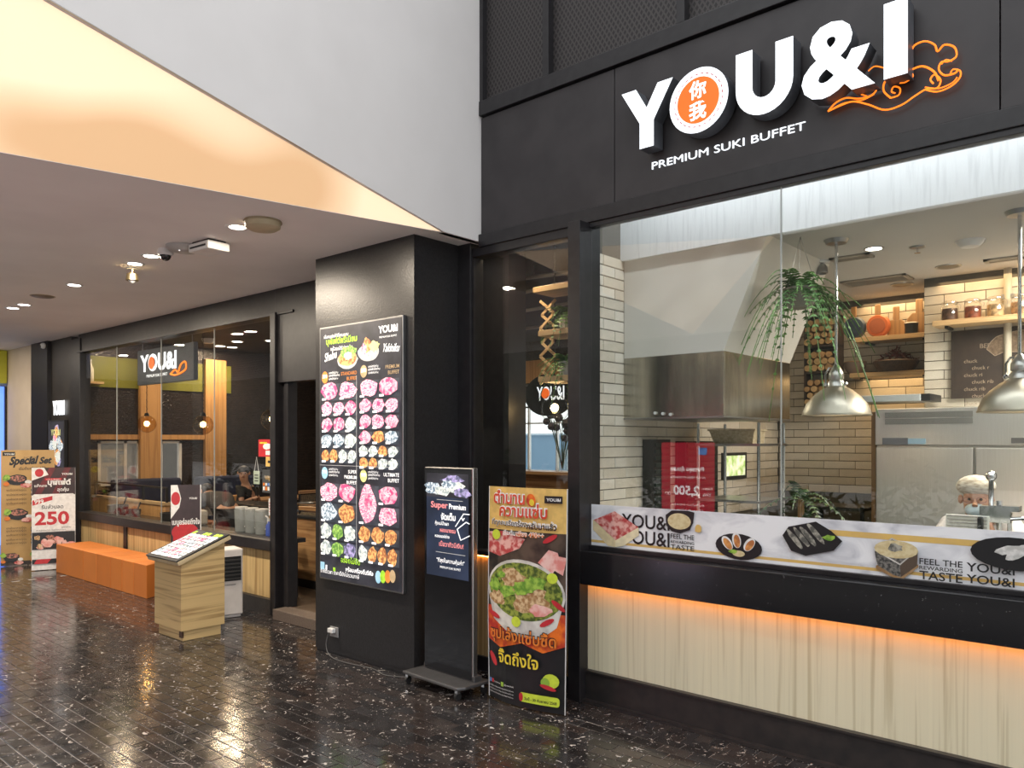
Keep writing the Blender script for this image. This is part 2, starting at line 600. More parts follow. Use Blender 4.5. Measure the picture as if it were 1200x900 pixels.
tmesh = [tile_mb(TL - GAP, TW - GAP).mesh('tile', m) for m in TM]
cells = []
row = 0
yy = 4.665
while yy > -.34:
    tl_ = TL / 2 if (row < 3) else TL
    xx = -12.0 + (tl_ / 2 if row % 2 else 0)
    while xx < 2.2:
        px, py, d = proj(xx, yy, 0)
        vis = d > 1.2 and 0 <= px <= 1200 and py <= 905
        cells.append((0 if vis else 1, d if d > 0 else 99, xx, yy, tl_))
        xx += tl_
    yy -= TW
    row += 1
cells.sort()
far = MB()
for i, (nv, d, x, y, tl_) in enumerate(cells):
    k = R.choice((0, 0, 1, 1, 2, 2, 3))
    rxt, ryt, dz = R.gauss(0, .0022), R.gauss(0, .0022), R.uniform(-.0005, .0003)
    if i < 300 and tl_ == TL:
        o = bpy.data.objects.new('tile', tmesh[k]); COL.objects.link(o); o.parent = floor
        o.location = (x, y, dz); o.rotation_euler = (rxt, ryt, 0)
    else:
        l, w = (tl_ - GAP) / 2, (TW - GAP) / 2
        q = [(x + a * l, y + b * w) for a, b in ((-1, -1), (1, -1), (1, 1), (-1, 1))]
        zt = [dz + (b - y) * rxt - (a - x) * ryt for a, b in q]
        ii = far.add([(a, b, -.006) for a, b in q]); jj = far.add([(a, b, c) for (a, b), c in zip(q, zt)])
        for t in range(4):
            far.face((ii + t, ii + (t + 1) % 4, jj + (t + 1) % 4, jj + t), k)
        far.face((jj, jj + 1, jj + 2, jj + 3), k)
o = far.build('floor_tiles', TM, floor); o['kind'] = 'stuff'
fb = MB()
fb.box(-22, -12.1, -.4, 4.72, -.006, 0, 0); fb.box(2.3, 8, -.4, 4.62, -.006, 0, 0)
fb.build('floor_slab', TM[1], floor)

# ================================================================ CEILING, FASCIA, LIGHT COVE
KX = .2372   # cove edge drift per metre of depth
KZ = .2244
YE = -1.5
xe = -4.48 - KX * (4.32 - YE)
ze = CZ + KZ * (4.32 - YE)
cb = MB()
cb.prism([(-22, 4.86, CZ), (-22, YE, CZ), (xe, YE, CZ), (-4.50, 4.32, CZ), (-4.50, 4.86, CZ)], (0, 0, .08))
struct('ceiling', cb, CEILP, 'low white plaster ceiling with round downlights', 'ceiling')
wb = MB()
wb.prism([(-4.48, 4.79, CZ), (-4.48, 4.79, 8.2), (-4.48, YE, 8.2), (-4.48, YE, ze), (-4.48, 4.32, CZ)], (-.07, 0, 0))
wb.box(-22, -4.48, YE - .1, YE, CZ, 8.2)
wb.box(-22, -4.48, YE, 4.79, 8.1, 8.2)
struct('wall_upper', wb, WHITEW, 'tall white painted wall above the glowing cove', 'wall')
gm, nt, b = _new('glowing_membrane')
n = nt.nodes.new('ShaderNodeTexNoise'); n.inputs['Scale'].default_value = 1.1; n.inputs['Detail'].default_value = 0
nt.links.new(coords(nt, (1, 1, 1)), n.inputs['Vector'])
gc = ramp(nt, n.outputs[0], [(.36, (.66, .42, .23)), (.56, (1.0, .74, .51))])  # blotches in the colour imitate uneven lamps behind the membrane
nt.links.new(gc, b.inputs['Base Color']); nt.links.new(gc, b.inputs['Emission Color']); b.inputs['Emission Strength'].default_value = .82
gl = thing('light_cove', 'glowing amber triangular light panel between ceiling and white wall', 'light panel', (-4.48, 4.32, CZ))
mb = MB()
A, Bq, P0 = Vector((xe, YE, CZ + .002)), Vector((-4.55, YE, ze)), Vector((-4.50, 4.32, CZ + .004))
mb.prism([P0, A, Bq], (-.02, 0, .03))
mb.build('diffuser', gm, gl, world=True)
mb = MB(); mb.tube([(-4.49, 4.32, CZ + .01), (-4.49, YE, ze)], .012, 4)
mb.build('edge_trim', STEELD, gl, world=True)

# surroundings across the walkway (unseen; they shape reflections and bounce daylight)
ob = MB(); ob.box(-140, 40, -26, -25.5, 0, 11.3)
struct('wall_opposite', ob, mat('opposite_wall', (.10, .095, .08), (.05, .055, .04), .8, rough=.7))
ob = MB(); ob.box(-140, 40, -25.5, -.4, -.12, -.001)
struct('floor_pavement', ob, mat('bounce_pavement', (.55, .53, .50), (.48, .46, .44), 3, rough=.8))  # pale ground out of view, added to bounce daylight up to the ceiling
ob = MB(); ob.box(-22.2, -22, YE, 12, 0, 4.6)
struct('wall_end', ob, mat('end_wall', (.10, .085, .07), rough=.8))

hg = thing('hedge_screen', 'long hedge planter out of view, added to darken the glass reflections', 'planter', (-11, -1.9, 0))  # added hedge, keeps the bright pavement out of the glass reflections
mb = MB(); mb.box(-21.5, -1.0, -2.15, -1.65, 0, .55); mb.build('planter', mat('dark_planter', (.05, .045, .04), (.03, .028, .025), 5, rough=.6), hg, world=True)
mb = MB()
for k in range(5200):
    c = Vector((R.uniform(-21.5, -1.0), -1.9 + R.gauss(0, .14), 0)); hmax = .9 + .3 * math.sin(c.x * 1.7) + .25 * math.sin(c.x * 4.1)
    c.z = R.uniform(.5, hmax + .25)
    d_ = Vector((R.uniform(-1, 1), R.uniform(-1, 1), R.uniform(-.3, 1))).normalized(); e_ = d_.orthogonal().normalized()
    mb.poly([c, c + d_ * .09 + e_ * .04, c + d_ * .2, c + d_ * .09 - e_ * .04])
o = mb.build('foliage', LEAFD, hg, world=True); o['kind'] = 'stuff'

# ================================================================ COLUMN
mb = MB(); mb.box(-6.05, -4.71, 4.205, 4.9, .02, CZ); mb.box(-6.045, -4.715, 4.215, 4.9, 0, .02)
struct('wall_column', mb, COLM, 'wide black clad column carrying the backlit menu board', 'column')

# ================================================================ RIGHT FACADE
XR = 2.2
wf = struct('wall_front', label='black panelled shopfront band carrying the big sign', cat='shopfront')
for a, c in ((-4.476, -3.157), (-3.151, -.764), (-.758, XR)):
    mb = MB(); mb.box(a, c, FY, FY + .1, 3.625, 4.59); mb.build('panel', PANEL, wf, bevel=.003)
mb = MB(); mb.box(-4.476, XR, FY - .035, FY + .1, 3.51, 3.615); mb.build('lower_rail', BLACK, wf, bevel=.004)
mb = MB(); mb.box(-4.476, XR, FY - .03, FY + .1, 4.60, 4.72); mb.build('upper_rail', BLACK, wf, bevel=.004)
mb = MB(); mb.box(-4.476, XR, FY + .06, FY + .2, 3.56, 6.6); mb.build('backing', BLACK, wf)
MESHM = perforated('expanded_mesh', (.042, .036, .036), (.006, .005, .005), 16, 10)
xs = [-4.476, -3.767, -2.604, -1.441, -.278, .885, 2.05]
for a, c in zip(xs, xs[1:]):
    mb = MB(); mb.box(a + .03, c - .03, FY + .03, FY + .05, 4.72, 6.6); mb.build('mesh_panel', MESHM, wf)
    mb = MB(); mb.box(c - .03, c + .03, FY - .03, FY + .05, 4.72, 6.6); mb.build('post', BLACK, wf)
mb = MB(); mb.box(-4.476, -4.44, FY - .02, FY + .05, 4.72, 6.6); mb.build('post', BLACK, wf)

# posts and jambs
mb = MB(); mb.box(-3.47, -3.36, 4.60, 4.86, 0, 3.51); mb.box(-4.71, -4.565, 4.70, 4.86, 0, CZ); mb.box(-4.565, -3.47, 4.72, 4.84, 3.44, 3.515)
struct('trim_1', mb, BLACK, 'black steel post and jamb framing the narrow window', 'post', bevel=.004)

# window 1: kitchen
w1 = struct('window_1', label='wide frameless kitchen window in several glass panes', cat='window')
px_ = [-3.36, -1.927, -.49, .95, XR]
for a, c in zip(px_, px_[1:]):
    mb = MB(); mb.box(a + .003, c - .003, FY + .003, FY + .008, 1.13, 3.51); mb.build('pane', GLASS, w1)
for c in px_[1:-1]:
    mb = MB(); mb.box(c - .003, c + .003, FY + .001, FY + .011, 1.13, 3.51); mb.build('silicone_joint', mat('silicone', (.35, .37, .36), rough=.4), w1)
mb = MB(); mb.box(-3.36, XR, FY - .03, FY + .05, 1.105, 1.135); mb.box(-3.36, XR, FY - .02, FY + .05, 3.475, 3.512)
mb.build('frame', BLACK, w1, bevel=.003)
mb = MB(); mb.box(-3.36, XR, 4.612, 4.80, .878, 1.105); mb.box(-3.36, XR, 4.60, 4.612, .862, 1.105)
tr = struct('trim_2', mb, GRANITE, 'black speckled granite sill under the kitchen window', 'sill', bevel=.006)
mb = MB(); mb.box(-3.35, XR, 4.614, 4.626, .868, .878); mb.build('led_strip', WARMLED, tr)
mb = MB(); mb.box(-3.36, XR, 4.70, 4.80, .222, .873)
struct('wall_counter', mb, LAMI, 'pale vertical grained wood laminate panel below granite sill', 'panel')
mb = MB(); mb.box(-3.36, XR, 4.67, 4.80, .02, .222); mb.box(-3.36, XR, 4.655, 4.70, .214, .228); mb.box(-3.36, XR, 4.63, 4.80, 0, .02)
struct('baseboard_right', mb, mat('black_skirting', (.02, .018, .018), (.035, .028, .026), 9, rough=.4), 'black metal skirting under the pale wood panel', 'baseboard')

# window 2: narrow
w2 = struct('window_2', label='narrow tall window between column and steel post', cat='window')
mb = MB(); mb.box(-4.56, -3.472, FY, FY + .012, .99, 3.44); mb.build('pane', GLASS, w2)
mb = MB(); mb.box(-4.565, -3.47, 4.71, 4.82, .955, .99); mb.box(-4.565, -4.545, 4.72, 4.80, .99, 3.44); mb.build('frame', BLACK, w2)
mb = MB(); mb.box(-4.565, -3.47, 4.735, 4.80, .12, .955); tr = struct('wall_panel', mb, LAMI2, 'oak laminate strip behind the promotional standee', 'panel')
mb = MB(); mb.box(-4.55, -3.48, 4.712, 4.72, .946, .954); mb.build('led_strip', WARMLED, tr)
mb = MB(); mb.box(-4.565, -3.47, 4.71, 4.80, 0, .12); struct('baseboard_center', mb, BLACK, 'black skirting behind the promotional standee', 'baseboard')

# ================================================================ LEFT FACADE (dining room)
mb = MB(); mb.box(-13.1, -6.05, FY, FY + .14, 3.29, 4.3); mb.box(-13.1, -7.2, FY - .03, FY + .14, 3.27, 3.30)
mb.box(-7.56, -6.05, FY - .01, FY + .1, ay(345, 447, FY).z, CZ)
struct('wall_header', mb, BLACK, 'black header beam over the dining room glass and door', 'beam', bevel=.004)
w3 = struct('window_3', label='long dining room window of four tall glass panes', cat='window')
gx = [-13.0, -11.77, -10.364, -8.96, -7.58]
for a, c in zip(gx, gx[1:]):
    mb = MB(); mb.box(a + .004, c - .004, FY + .03, FY + .042, .815, 3.29); mb.build('pane', GLASSD, w3)
for c in gx[1:-1]:
    mb = MB(); mb.box(c - .005, c + .005, FY + .031, FY + .041, .815, 3.29); mb.build('silicone_joint', MATS['silicone'], w3)
mb = MB(); mb.box(-13.0, -7.58, FY - .06, FY + .16, .70, .815); mb.box(-13.4, -13.0, FY - .02, FY + .14, 0, 3.5); mb.build('frame', BLACK, w3, bevel=.005)
mb = MB(); mb.box(-7.6, -7.50, FY - .05, FY + .14, 0, 3.3); mb.box(-7.43, -7.36, FY + .02, FY + .14, .1, ay(345, 447, FY).z + .02); mb.box(-7.50, -7.43, FY + .05, FY + .14, 0, ay(345, 447, FY).z + .02)
struct('door_1', mb, BLACK, 'black steel door frame beside the menu column', 'door frame', bevel=.006)
wl = struct('wall_dado', label='low oak clad wall under the dining room window', cat='wall')
for a, c in ((-13.0, -11.42), (-11.32, -9.52), (-9.42, -7.6)):
    mb = MB(); mb.box(a, c, FY, FY + .1, .17, .70); mb.build('panel', LAMI2, wl)
mb = MB(); mb.box(-13.0, -7.6, FY + .01, FY + .12, .16, .70)
for a in (-11.42, -9.52):
    mb.box(a, a + .1, FY - .02, FY + .1, .17, .70)
mb.build('divider', BLACK, wl)
mb = MB(); mb.box(-13.0, -7.6, FY - .04, FY + .12, 0, .165); mb.build('plinth', mat('plinth_stone', (.045, .04, .038), (.03, .027, .026), 30, rough=.4), wl)
# entrance step
mb = MB(); mb.box(-7.4, -6.05, 4.60, 4.80, 0, .11)
struct('trim_3', mb, mat('step_stone', (.16, .125, .10), (.11, .085, .07), 60, rough=.5), 'stone entrance step beside the black column', 'step', bevel=.005)
# left end
mb = MB(); mb.box(-15.03, -14.27, FY - .06, FY + .1, 0, CZ)
struct('trim_4', mb, BLACK, 'black square post beside the cream wall', 'post')
mb = MB(); mb.box(-14.27, -13.4, FY, FY + .1, 0, CZ)
struct('wall_left', mb, mat('dark_brown_panel', (.03, .025, .022), (.02, .017, .015), 5, rough=.4), 'dark panel at the far end of the shopfront', 'wall')
mb = MB(); mb.box(-17.0, -15.03, FY - .02, FY + .1, 0, CZ)
struct('wall_neighbour', mb, mat('cream_paint', (.66, .56, .44), (.60, .50, .39), 2, rough=.7), 'cream painted wall beyond the shopfront', 'wall')
ng = thing('neighbour_shop_sign', 'lime green signboard on the neighbouring shop at far left', 'sign', (-16.9, 4.5, 2.9))
mb = MB(); mb.box(-17.9, -16.35, 4.42, 4.70, ay(5, 447, 4.5).z, CZ - .01); mb.build('signboard', mat('lime_board', (.36, .34, .03), (.30, .28, .02), 3, rough=.4, emit=.15), ng, world=True, bevel=.01)
for z in (3.0, 3.3):
    mb = MB(); mb.cyl((-16.42, 4.41, z), (-16.42, 4.42, z), .012); mb.build('bolt', CHROME, ng, world=True)
nb = thing('blue_light_strip', 'blue glowing light strip under the lime signboard', 'light strip', (-16.6, 4.6, 0))
mb = MB(); mb.box(-17.1, -16.45, 4.58, 4.68, .0, 2.9); mb.build('tube', mat('blue_glow', (.10, .22, .95), (.12, .25, .9), 3, emit=1.6), nb, world=True)
mb = MB(); mb.box(-17.1, -16.40, 4.68, 4.70, 0, 2.9); mb.build('backplate', BLACK, nb, world=True)

# ================================================================ CEILING FIXTURES (corridor)
dl = None
DL = [((278, 266), 'recessed downlight next to the beige dome detector'), ((177, 300), 'recessed downlight, upper of the pair near the small spotlight'),
      ((158, 309), 'recessed downlight directly above the small spotlight'), ((87, 334), 'recessed downlight alone beside the flat ceiling disc'),
      ((28, 357), 'recessed downlight, right one of the far left pair'), ((15, 361), 'recessed downlight, left one of the far left pair'),
      ((-46, 379), 'recessed downlight added beyond the left edge, over the tan banner'), ((-105, 396), 'recessed downlight added beyond the left edge to light the cream wall')]  # last two added out of view to brighten the cream wall end
for p, lab in DL:
    q = az(*p, CZ)
    if dl is None:
        dl = thing('downlight', lab, 'downlight', q, group='downlights in the corridor ceiling')
        mb = MB(); mb.lathe([(.062, 0), (.062, -.004), (.085, -.006), (.088, 0)], 24); mb.build('trim_ring', PLASTW, dl, smooth=True)
        mb = MB(); mb.cyl((0, 0, -.001), (0, 0, -.004), .066, n=24); mb.build('lens', LAMPW, dl)
        area('downlight_lamp', (0, 0, -.01), .12, 46, (1, .86, .68), parent=dl)
    else:
        dup(dl, q, lab)
q = az(308, 259, CZ)
t = thing('dome_detector', 'beige dome detector on the ceiling near the cove', 'detector', q)
mb = MB(); mb.lathe([(.0, -.075), (.10, -.068), (.128, -.05), (.135, 0)], 28); mb.build('dome', mat('beige_plastic', (.50, .42, .27), rough=.5), t, smooth=True)
mb = MB(); mb.lathe([(.137, 0), (.142, -.012), (.136, -.014)], 28); mb.build('base_ring', mat('beige_plastic_dark', (.40, .33, .21)), t, smooth=True)
q = az(245, 284, CZ)
t = thing('emergency_light', 'white rectangular box light on the corridor ceiling', 'emergency light', q, rz=math.radians(4))
mb = MB(); mb.box(-.15, .15, -.10, .10, -.085, -.015); mb.build('housing', PLASTW, t, bevel=.012)
mb = MB(); mb.box(-.12, .12, -.08, .08, -.016, 0); mb.build('mounting_plate', PLASTK, t)
mb = MB(); mb.box(-.12, .11, -.103, -.10, -.06, -.045); mb.build('label_strip', INK['black'], t)
q = az(215, 288.5, CZ)
t = thing('smoke_detector', 'flat grey round detector beside the white box light', 'detector', q)
mb = MB(); mb.lathe([(0, -.05), (.11, -.045), (.14, -.02), (.14, 0)], 24); mb.build('body', mat('grey_plastic', (.42, .41, .40)), t, smooth=True)
mb = MB(); mb.ball((.03, -.05, -.047), .008, 8); mb.build('indicator', LIT['white'], t)
q = az(194, 292, CZ)
t = thing('dome_camera', 'small dome security camera on corridor ceiling', 'camera', q)
mb = MB(); mb.lathe([(.06, 0), (.065, -.04), (.05, -.055)], 20); mb.build('housing', PLASTW, t, smooth=True)
mb = MB(); mb.ball((0, 0, -.055), .047, 14); mb.build('dome', mat('smoked_dome', (.015, .015, .016), rough=.08), t, smooth=True)
q = az(155, 314, CZ)
t = thing('spotlight', 'small brass adjustable spotlight on the corridor ceiling', 'spotlight', q)
mb = MB(); mb.cyl((0, 0, 0), (0, 0, -.012), .05, n=18); mb.build('mount', PLASTW, t)
mb = MB(); mb.cyl((0, 0, -.012), (0, 0, -.05), .012, n=8); mb.build('stem', mat('brass', (.45, .36, .2), metal=1, rough=.3), t)
mb = MB(); mb.lathe([(.02, .05), (.05, .03), (.058, -.03), (.05, -.035), (.045, -.02)], 18, (0, 0, -.09)); o = mb.build('head', MATS['brass'], t, smooth=True)
mb = MB(); mb.ball((0, 0, -.115), .035, 12); mb.build('bulb', PLASTW, t, smooth=True)
q = az(50, 347, CZ)
t = thing('ceiling_speaker', 'flat brown disc speaker set in the corridor ceiling', 'speaker', q)
mb = MB(); mb.lathe([(0, -.014), (.10, -.012), (.12, 0)], 24); mb.build('grille', mat('brown_plastic', (.22, .17, .12)), t, smooth=True)
mb = MB(); mb.lathe([(.118, -.003), (.126, -.005), (.13, 0)], 24); mb.build('rim', MATS['beige_plastic'], t, smooth=True)
q = ay(53, 404, FY - .06)
t = thing('wall_camera', 'tiny white security camera high on the black post', 'camera', (q.x, q.y, q.z - .02))
mb = MB(); mb.ball((0, -.03, 0), .05, 12); mb.build('body', PLASTW, t, smooth=True)
mb = MB(); mb.cyl((.0, -.07, -.01), (.0, -.085, -.012), .022); mb.build('lens', PLASTK, t)


# ================================================================ ILLUMINATED SIGN
FACE = mat('sign_face_white', (.92, .96, 1.0), (.90, .95, 1.0), 3, emit=.95)
SIDE = mat('sign_return', (.10, .105, .12), (.07, .075, .085), 6, rough=.4)
NEON = mat('orange_neon', (1.0, .24, .02), (1.0, .20, .01), 8, emit=1.3)
DISC = mat('sign_disc_orange', (.88, .14, .01), (.86, .13, .01), 4, emit=.75)
sg = thing('illuminated_sign', 'large illuminated white YOU&I sign with orange disc and neon cloud', 'sign', (-3.0, 4.62, 3.78))
Z0, Z1 = 3.895, 4.31
DEP = .12


def letter(pts, name='letter'):
    mb = MB(); mb.prism([(x, 4.60, z) for x, z in pts], (0, DEP, 0), 0, 1)
    o = mb.build(name, [FACE, SIDE], sg, world=True)
    # only the front glows
    for p in o.data.polygons:
        p.material_index = 0 if p.normal.y < -.9 else 1
    return o


letter([(-3.0, Z1), (-2.885, Z1), (-2.80, 4.165), (-2.715, Z1), (-2.60, Z1), (-2.745, 4.07), (-2.745, Z0), (-2.855, Z0), (-2.855, 4.07)])
cU = []
xl, xr2, th = -2.157, -1.795, .108
cx, rad = (xl + xr2) / 2, (xr2 - xl) / 2
pts = [(xl, Z1), (xl, Z0 + rad)]
pts += [(cx - rad * math.cos(a), Z0 + rad - rad * math.sin(a)) for a in [math.pi * k / 16 for k in range(1, 16)]]
pts += [(xr2, Z0 + rad), (xr2, Z1), (xr2 - th, Z1), (xr2 - th, Z0 + rad)]
ri = rad - th
pts += [(cx + ri * math.cos(a), Z0 + rad - ri * math.sin(a) * 1.05) for a in [math.pi * k / 12 for k in range(1, 12)]]
pts += [(xl + th, Z0 + rad), (xl + th, Z1)]
letter(pts)
letter([(-1.29, Z0), (-1.168, Z0), (-1.168, Z1), (-1.29, Z1)])
# ampersand from lettering, thickened
am = txt('&', sg, [FACE, SIDE], -1.745 + 3.0, Z0 - .01 - 3.78, h=.43, w=.41, y=4.60 - 4.62, bold=.032, ext=.1, name='letter')
if am:
    for v in am.data.vertices:
        v.co.y = -.02 if v.co.y < .05 else .10
    for p in am.data.polygons:
        p.material_index = 0 if abs(p.normal.y) > .9 else 1
# round O
oc, orr = Vector((-2.415, 4.58, 4.104)), .208
mb = MB(); mb.cyl(oc + Vector((0, .02, 0)), oc + Vector((0, .14, 0)), orr, n=48)
oo = mb.build('letter', [FACE, SIDE], sg, world=True)
for p in oo.data.polygons:
    p.material_index = 0 if p.normal.y < -.9 else 1
mb = MB(); mb.cyl(oc + Vector((0, .012, 0)), oc + Vector((0, .021, 0)), .147, n=40); mb.build('disc', DISC, oo, world=False)

for v in oo.children[0].data.vertices:
    v.co = v.co - sg.location
mb = MB()
for k in range(28):
    a = 2 * math.pi * k / 28
    c, s_ = math.cos(a), math.sin(a); c2, s2 = math.cos(a + .12), math.sin(a + .12)
    r1, r2 = .166, .172
    mb.poly([(oc.x + r1 * c, oc.y + .0185, oc.z + r1 * s_), (oc.x + r2 * c, oc.y + .0185, oc.z + r2 * s_), (oc.x + r2 * c2, oc.y + .0185, oc.z + r2 * s2), (oc.x + r1 * c2, oc.y + .0185, oc.z + r1 * s2)])
mb.build('stitch_ring', INK['red'], sg, world=True)
for ch, dz in (('你', .008), ('我', -.128)):
    txt(ch, sg, FACE, oc.x + 3.0, oc.z + dz - 3.78, h=.118, w=.122, y=-.0295, bold=.028, align='C')
txt('PREMIUM SUKI BUFFET', sg, FACE, -2.835 + 3.0, 3.785 - 3.78, h=.05, w=1.065, y=.105, bold=-.004, ext=.004)


def crop(pts, Y=4.70):
    return [ay(720 + a / 2.857, b / 2.857, Y) for a, b in pts]


for pts, r in (([(715, 373), (740, 345), (775, 328), (820, 330), (862, 318), (878, 295), (858, 278), (838, 290), (848, 306), (862, 298)], .0065),
               ([(715, 373), (760, 352), (800, 340), (850, 350), (905, 368), (960, 352), (1005, 322), (1045, 298), (1080, 295), (1092, 268), (1072, 250), (1058, 266), (1068, 280)], .0065),
               ([(720, 370), (770, 345), (830, 335), (870, 315)], .005),
               ([(820, 288), (818, 310), (845, 322)], .005),
               ([(925, 328), (902, 305), (905, 275), (930, 258), (962, 272), (985, 240), (1030, 222), (1070, 240), (1085, 270)], .0075),
               ([(925, 328), (952, 318), (956, 296), (936, 290), (928, 306), (940, 312)], .006),
               ([(990, 240), (1000, 255), (975, 275), (955, 278)], .005),
               ([(990, 180), (1005, 152), (1040, 138), (1072, 150), (1082, 172), (1105, 150), (1138, 158), (1145, 188), (1120, 205), (1095, 208), (1086, 232), (1105, 252), (1140, 245), (1150, 232)], .007),
               ([(1095, 215), (1110, 200), (1130, 205)], .005),
               ([(1040, 300), (1080, 307), (1125, 290), (1155, 262), (1158, 238), (1135, 232), (1125, 245)], .006),
               ([(1040, 292), (1085, 296), (1130, 278), (1148, 258)], .005),
               ([(850, 238), (872, 222), (905, 228)], .005)):
    mb = MB(); mb.tube(smooth_path(crop(pts), 5), r * .72, 6); mb.build('neon_cloud', NEON, sg, smooth=True, world=True)

# ================================================================ BACKLIT MENU BOARD ON THE COLUMN
MW, MH = 1.104, 2.225
mn = thing('menu_board', 'tall backlit buffet menu board mounted on the black column', 'menu board', (-5.924, 4.205, .68))
mb = MB(); mb.box(-.015, MW + .015, -.035, 0, -.015, MH + .015); mb.build('frame', STEELD, mn, bevel=.004)
mb = MB(); mb.box(0, MW, -.038, -.03, 0, MH); mb.build('light_panel', LIT['bg'], mn)
P = Print(mn)
P.ly = lambda: (setattr(P, 'k', P.k + 1), -.0385 - .00012 * P.k)[1]


def U(u):
    return u * MW


def V(v):
    return (1 - v) * MH


P.text('เลือกบุฟเฟ่ต์ที่คุณชอบ', LIT['white'], U(.05), V(.045), w=U(.32))
P.text('บุฟเฟ่ต์พรีเมียม', LIT['green'], U(.08), V(.075), w=U(.40), bold=.03)
P.text('พร้อมเสิร์ฟทุกวัน', LIT['white'], U(.14), V(.098), w=U(.28))
P.text('YOU&I', LIT['white'], U(.74), V(.05), w=U(.22), h=.062, bold=.03)
P.text('PREMIUM SUKI BUFFET', LIT['white'], U(.75), V(.068), w=U(.2))
for x, z, r1, r2, m_ in ((.36, .135, .13, .035, 'grey'), (.36, .13, .12, .028, 'warm'), (.62, .115, .13, .033, 'grey'), (.62, .108, .12, .027, 'pale')):
    P.ell(U(x), V(z), U(r1), r2 * MH, LIT[m_], 'dish_photo', wob=.05)
for x, z, r1, r2, m_ in ((.33, .108, .06, .022, 'veg'), (.40, .10, .07, .02, 'veg'), (.37, .12, .05, .015, 'pale'), (.60, .09, .05, .03, 'warm'), (.69, .095, .06, .02, 'yellow'), (.57, .10, .03, .02, 'meat')):
    P.ell(U(x), V(z), U(r1), r2 * MH, LIT[m_], 'dish_photo', wob=.22)
P.text('Shabu', LIT['white'], U(.06), V(.135), w=U(.16), h=.075, bold=.012, rot=.16, shear=.3)
P.text('Yakiniku', LIT['white'], U(.78), V(.12), w=U(.19), h=.07, bold=.012, rot=-.06, shear=.3)


def head(u0, v0, lines, badge, num):
    P.ell(U(u0 + .045), V(v0 + .024), U(.042), .024 * MH, LIT[badge], 'price_badge')
    P.text(num, LIT['white'], U(u0 + .045), V(v0 + .028), w=U(.06), align='C', bold=.02)
    for i in range(3):
        P.text('บุฟเฟ่ต์ต่อท่าน', LIT['white'], U(u0 + .10), V(v0 + .014 + .012 * i), w=U(.12 + .02 * (i % 2)))
    for i, s in enumerate(lines):
        P.text(s, LIT['white' if badge in ('blue', 'yellow') else badge], U(u0 + .46), V(v0 + .022 + i * .021), h=.03, align='R', bold=.005)


head(.02, .172, ['STANDARD', 'BUFFET'], 'orange', '399')
head(.52, .162, ['PREMIUM', 'BUFFET'], 'tan', '599')
head(.02, .555, ['SUPER', 'PREMIUM', 'BUFFET'], 'blue', '799')
head(.52, .56, ['ULTIMATE', 'BUFFET'], 'yellow', '999')


def grid(u0, u1, v0, v1, kinds):
    n_ = len(kinds); w_ = (u1 - u0) / n_
    for i, k in enumerate(kinds):
        a, c = u0 + i * w_ + .004, u0 + (i + 1) * w_ - .004
        P.rect(U(a), U(c), V(v1 - .002), V(v0 + .002), LIT['tile'], 'menu_cell', y=-.0384)
        cu, cv, hw, hv = (a + c) / 2, (v0 + v1) / 2 - .004, (c - a) * .49, (v1 - v0) * .46
        kk = {'m': 'meat', 'n': 'meat2', 'p': 'pale', 'f': 'fish', 'w': 'warm', 'g': 'veg', 'l': 'lilac'}[k]
        P.ell(U(cu), V(cv), U(hw), hv * MH, LIT[kk], 'dish_photo', n=14, wob=.13)
        if k in 'mn' and hw > .07:
            P.ell(U(cu), V(cv - hv * .2), U(hw * .45), hv * MH * .4, LIT['meat2' if k == 'm' else 'meat'], 'dish_photo', n=10, wob=.3)
        P.rect(U(a + .008), U(a + .06), V(v1 - .004), V(v1 - .012), LIT['white'], 'caption')


for r_, v0, v1 in (('mn', .222, .292), ('nnm', .297, .355), ('mmp', .360, .420), ('ffp', .426, .482), ('wwpp', .487, .540)):
    grid(.02, .485, v0, v1, r_)
for r_, v0, v1 in (('nm', .215, .285), ('mnn', .290, .345), ('mnm', .350, .405), ('mwf', .410, .462), ('ppwp', .467, .510), ('wwpp', .514, .556)):
    grid(.515, .98, v0 + .004, v1 + .004, r_)
for r_, v0, v1 in (('nm', .618, .694), ('fw', .698, .776), ('pgp', .780, .845), ('pgl', .849, .910)):
    grid(.02, .485, v0, v1, r_)
grid(.515, .745, .618, .770, 'n')
grid(.75, .98, .618, .692, 'm'); grid(.75, .98, .696, .770, 'n')
for r_, v0, v1 in (('www', .775, .842), ('pwww', .848, .915)):
    grid(.515, .98, v0, v1, r_)
P.text('อร่อยไม่อั้น', LIT['green'], U(.30), V(.925), w=U(.24), bold=.02)
P.text('พร้อมเครื่องดื่มรีฟิล', LIT['white'], U(.36), V(.957), w=U(.34), bold=.02)
P.rect(U(.03), U(.085), V(.965), V(.935), LIT['blue'], 'logo_square')
P.rect(U(.10), U(.12), V(.965), V(.945), LIT['white'], 'logo_square')
P.rect(U(.20), U(.23), V(.965), V(.95), LIT['green'], 'logo_square')
P.text('จำกัดเวลา ราคานี้ยังไม่รวมภาษี', LIT['white'], U(.03), V(.978), w=U(.5))
for i, m_ in enumerate(('blue', 'green', 'orange', 'tan')):
    P.ell(U(.76 + .055 * i), V(.957 - .004 * i), U(.034), .024 * MH, LIT[m_], 'drink_photo', n=12)
P.rect(U(.02), U(.98), V(.548), V(.5465), LIT['grey'], 'divider_line')
P.rect(U(.498), U(.502), V(.92), V(.2), LIT['grey'], 'divider_line')

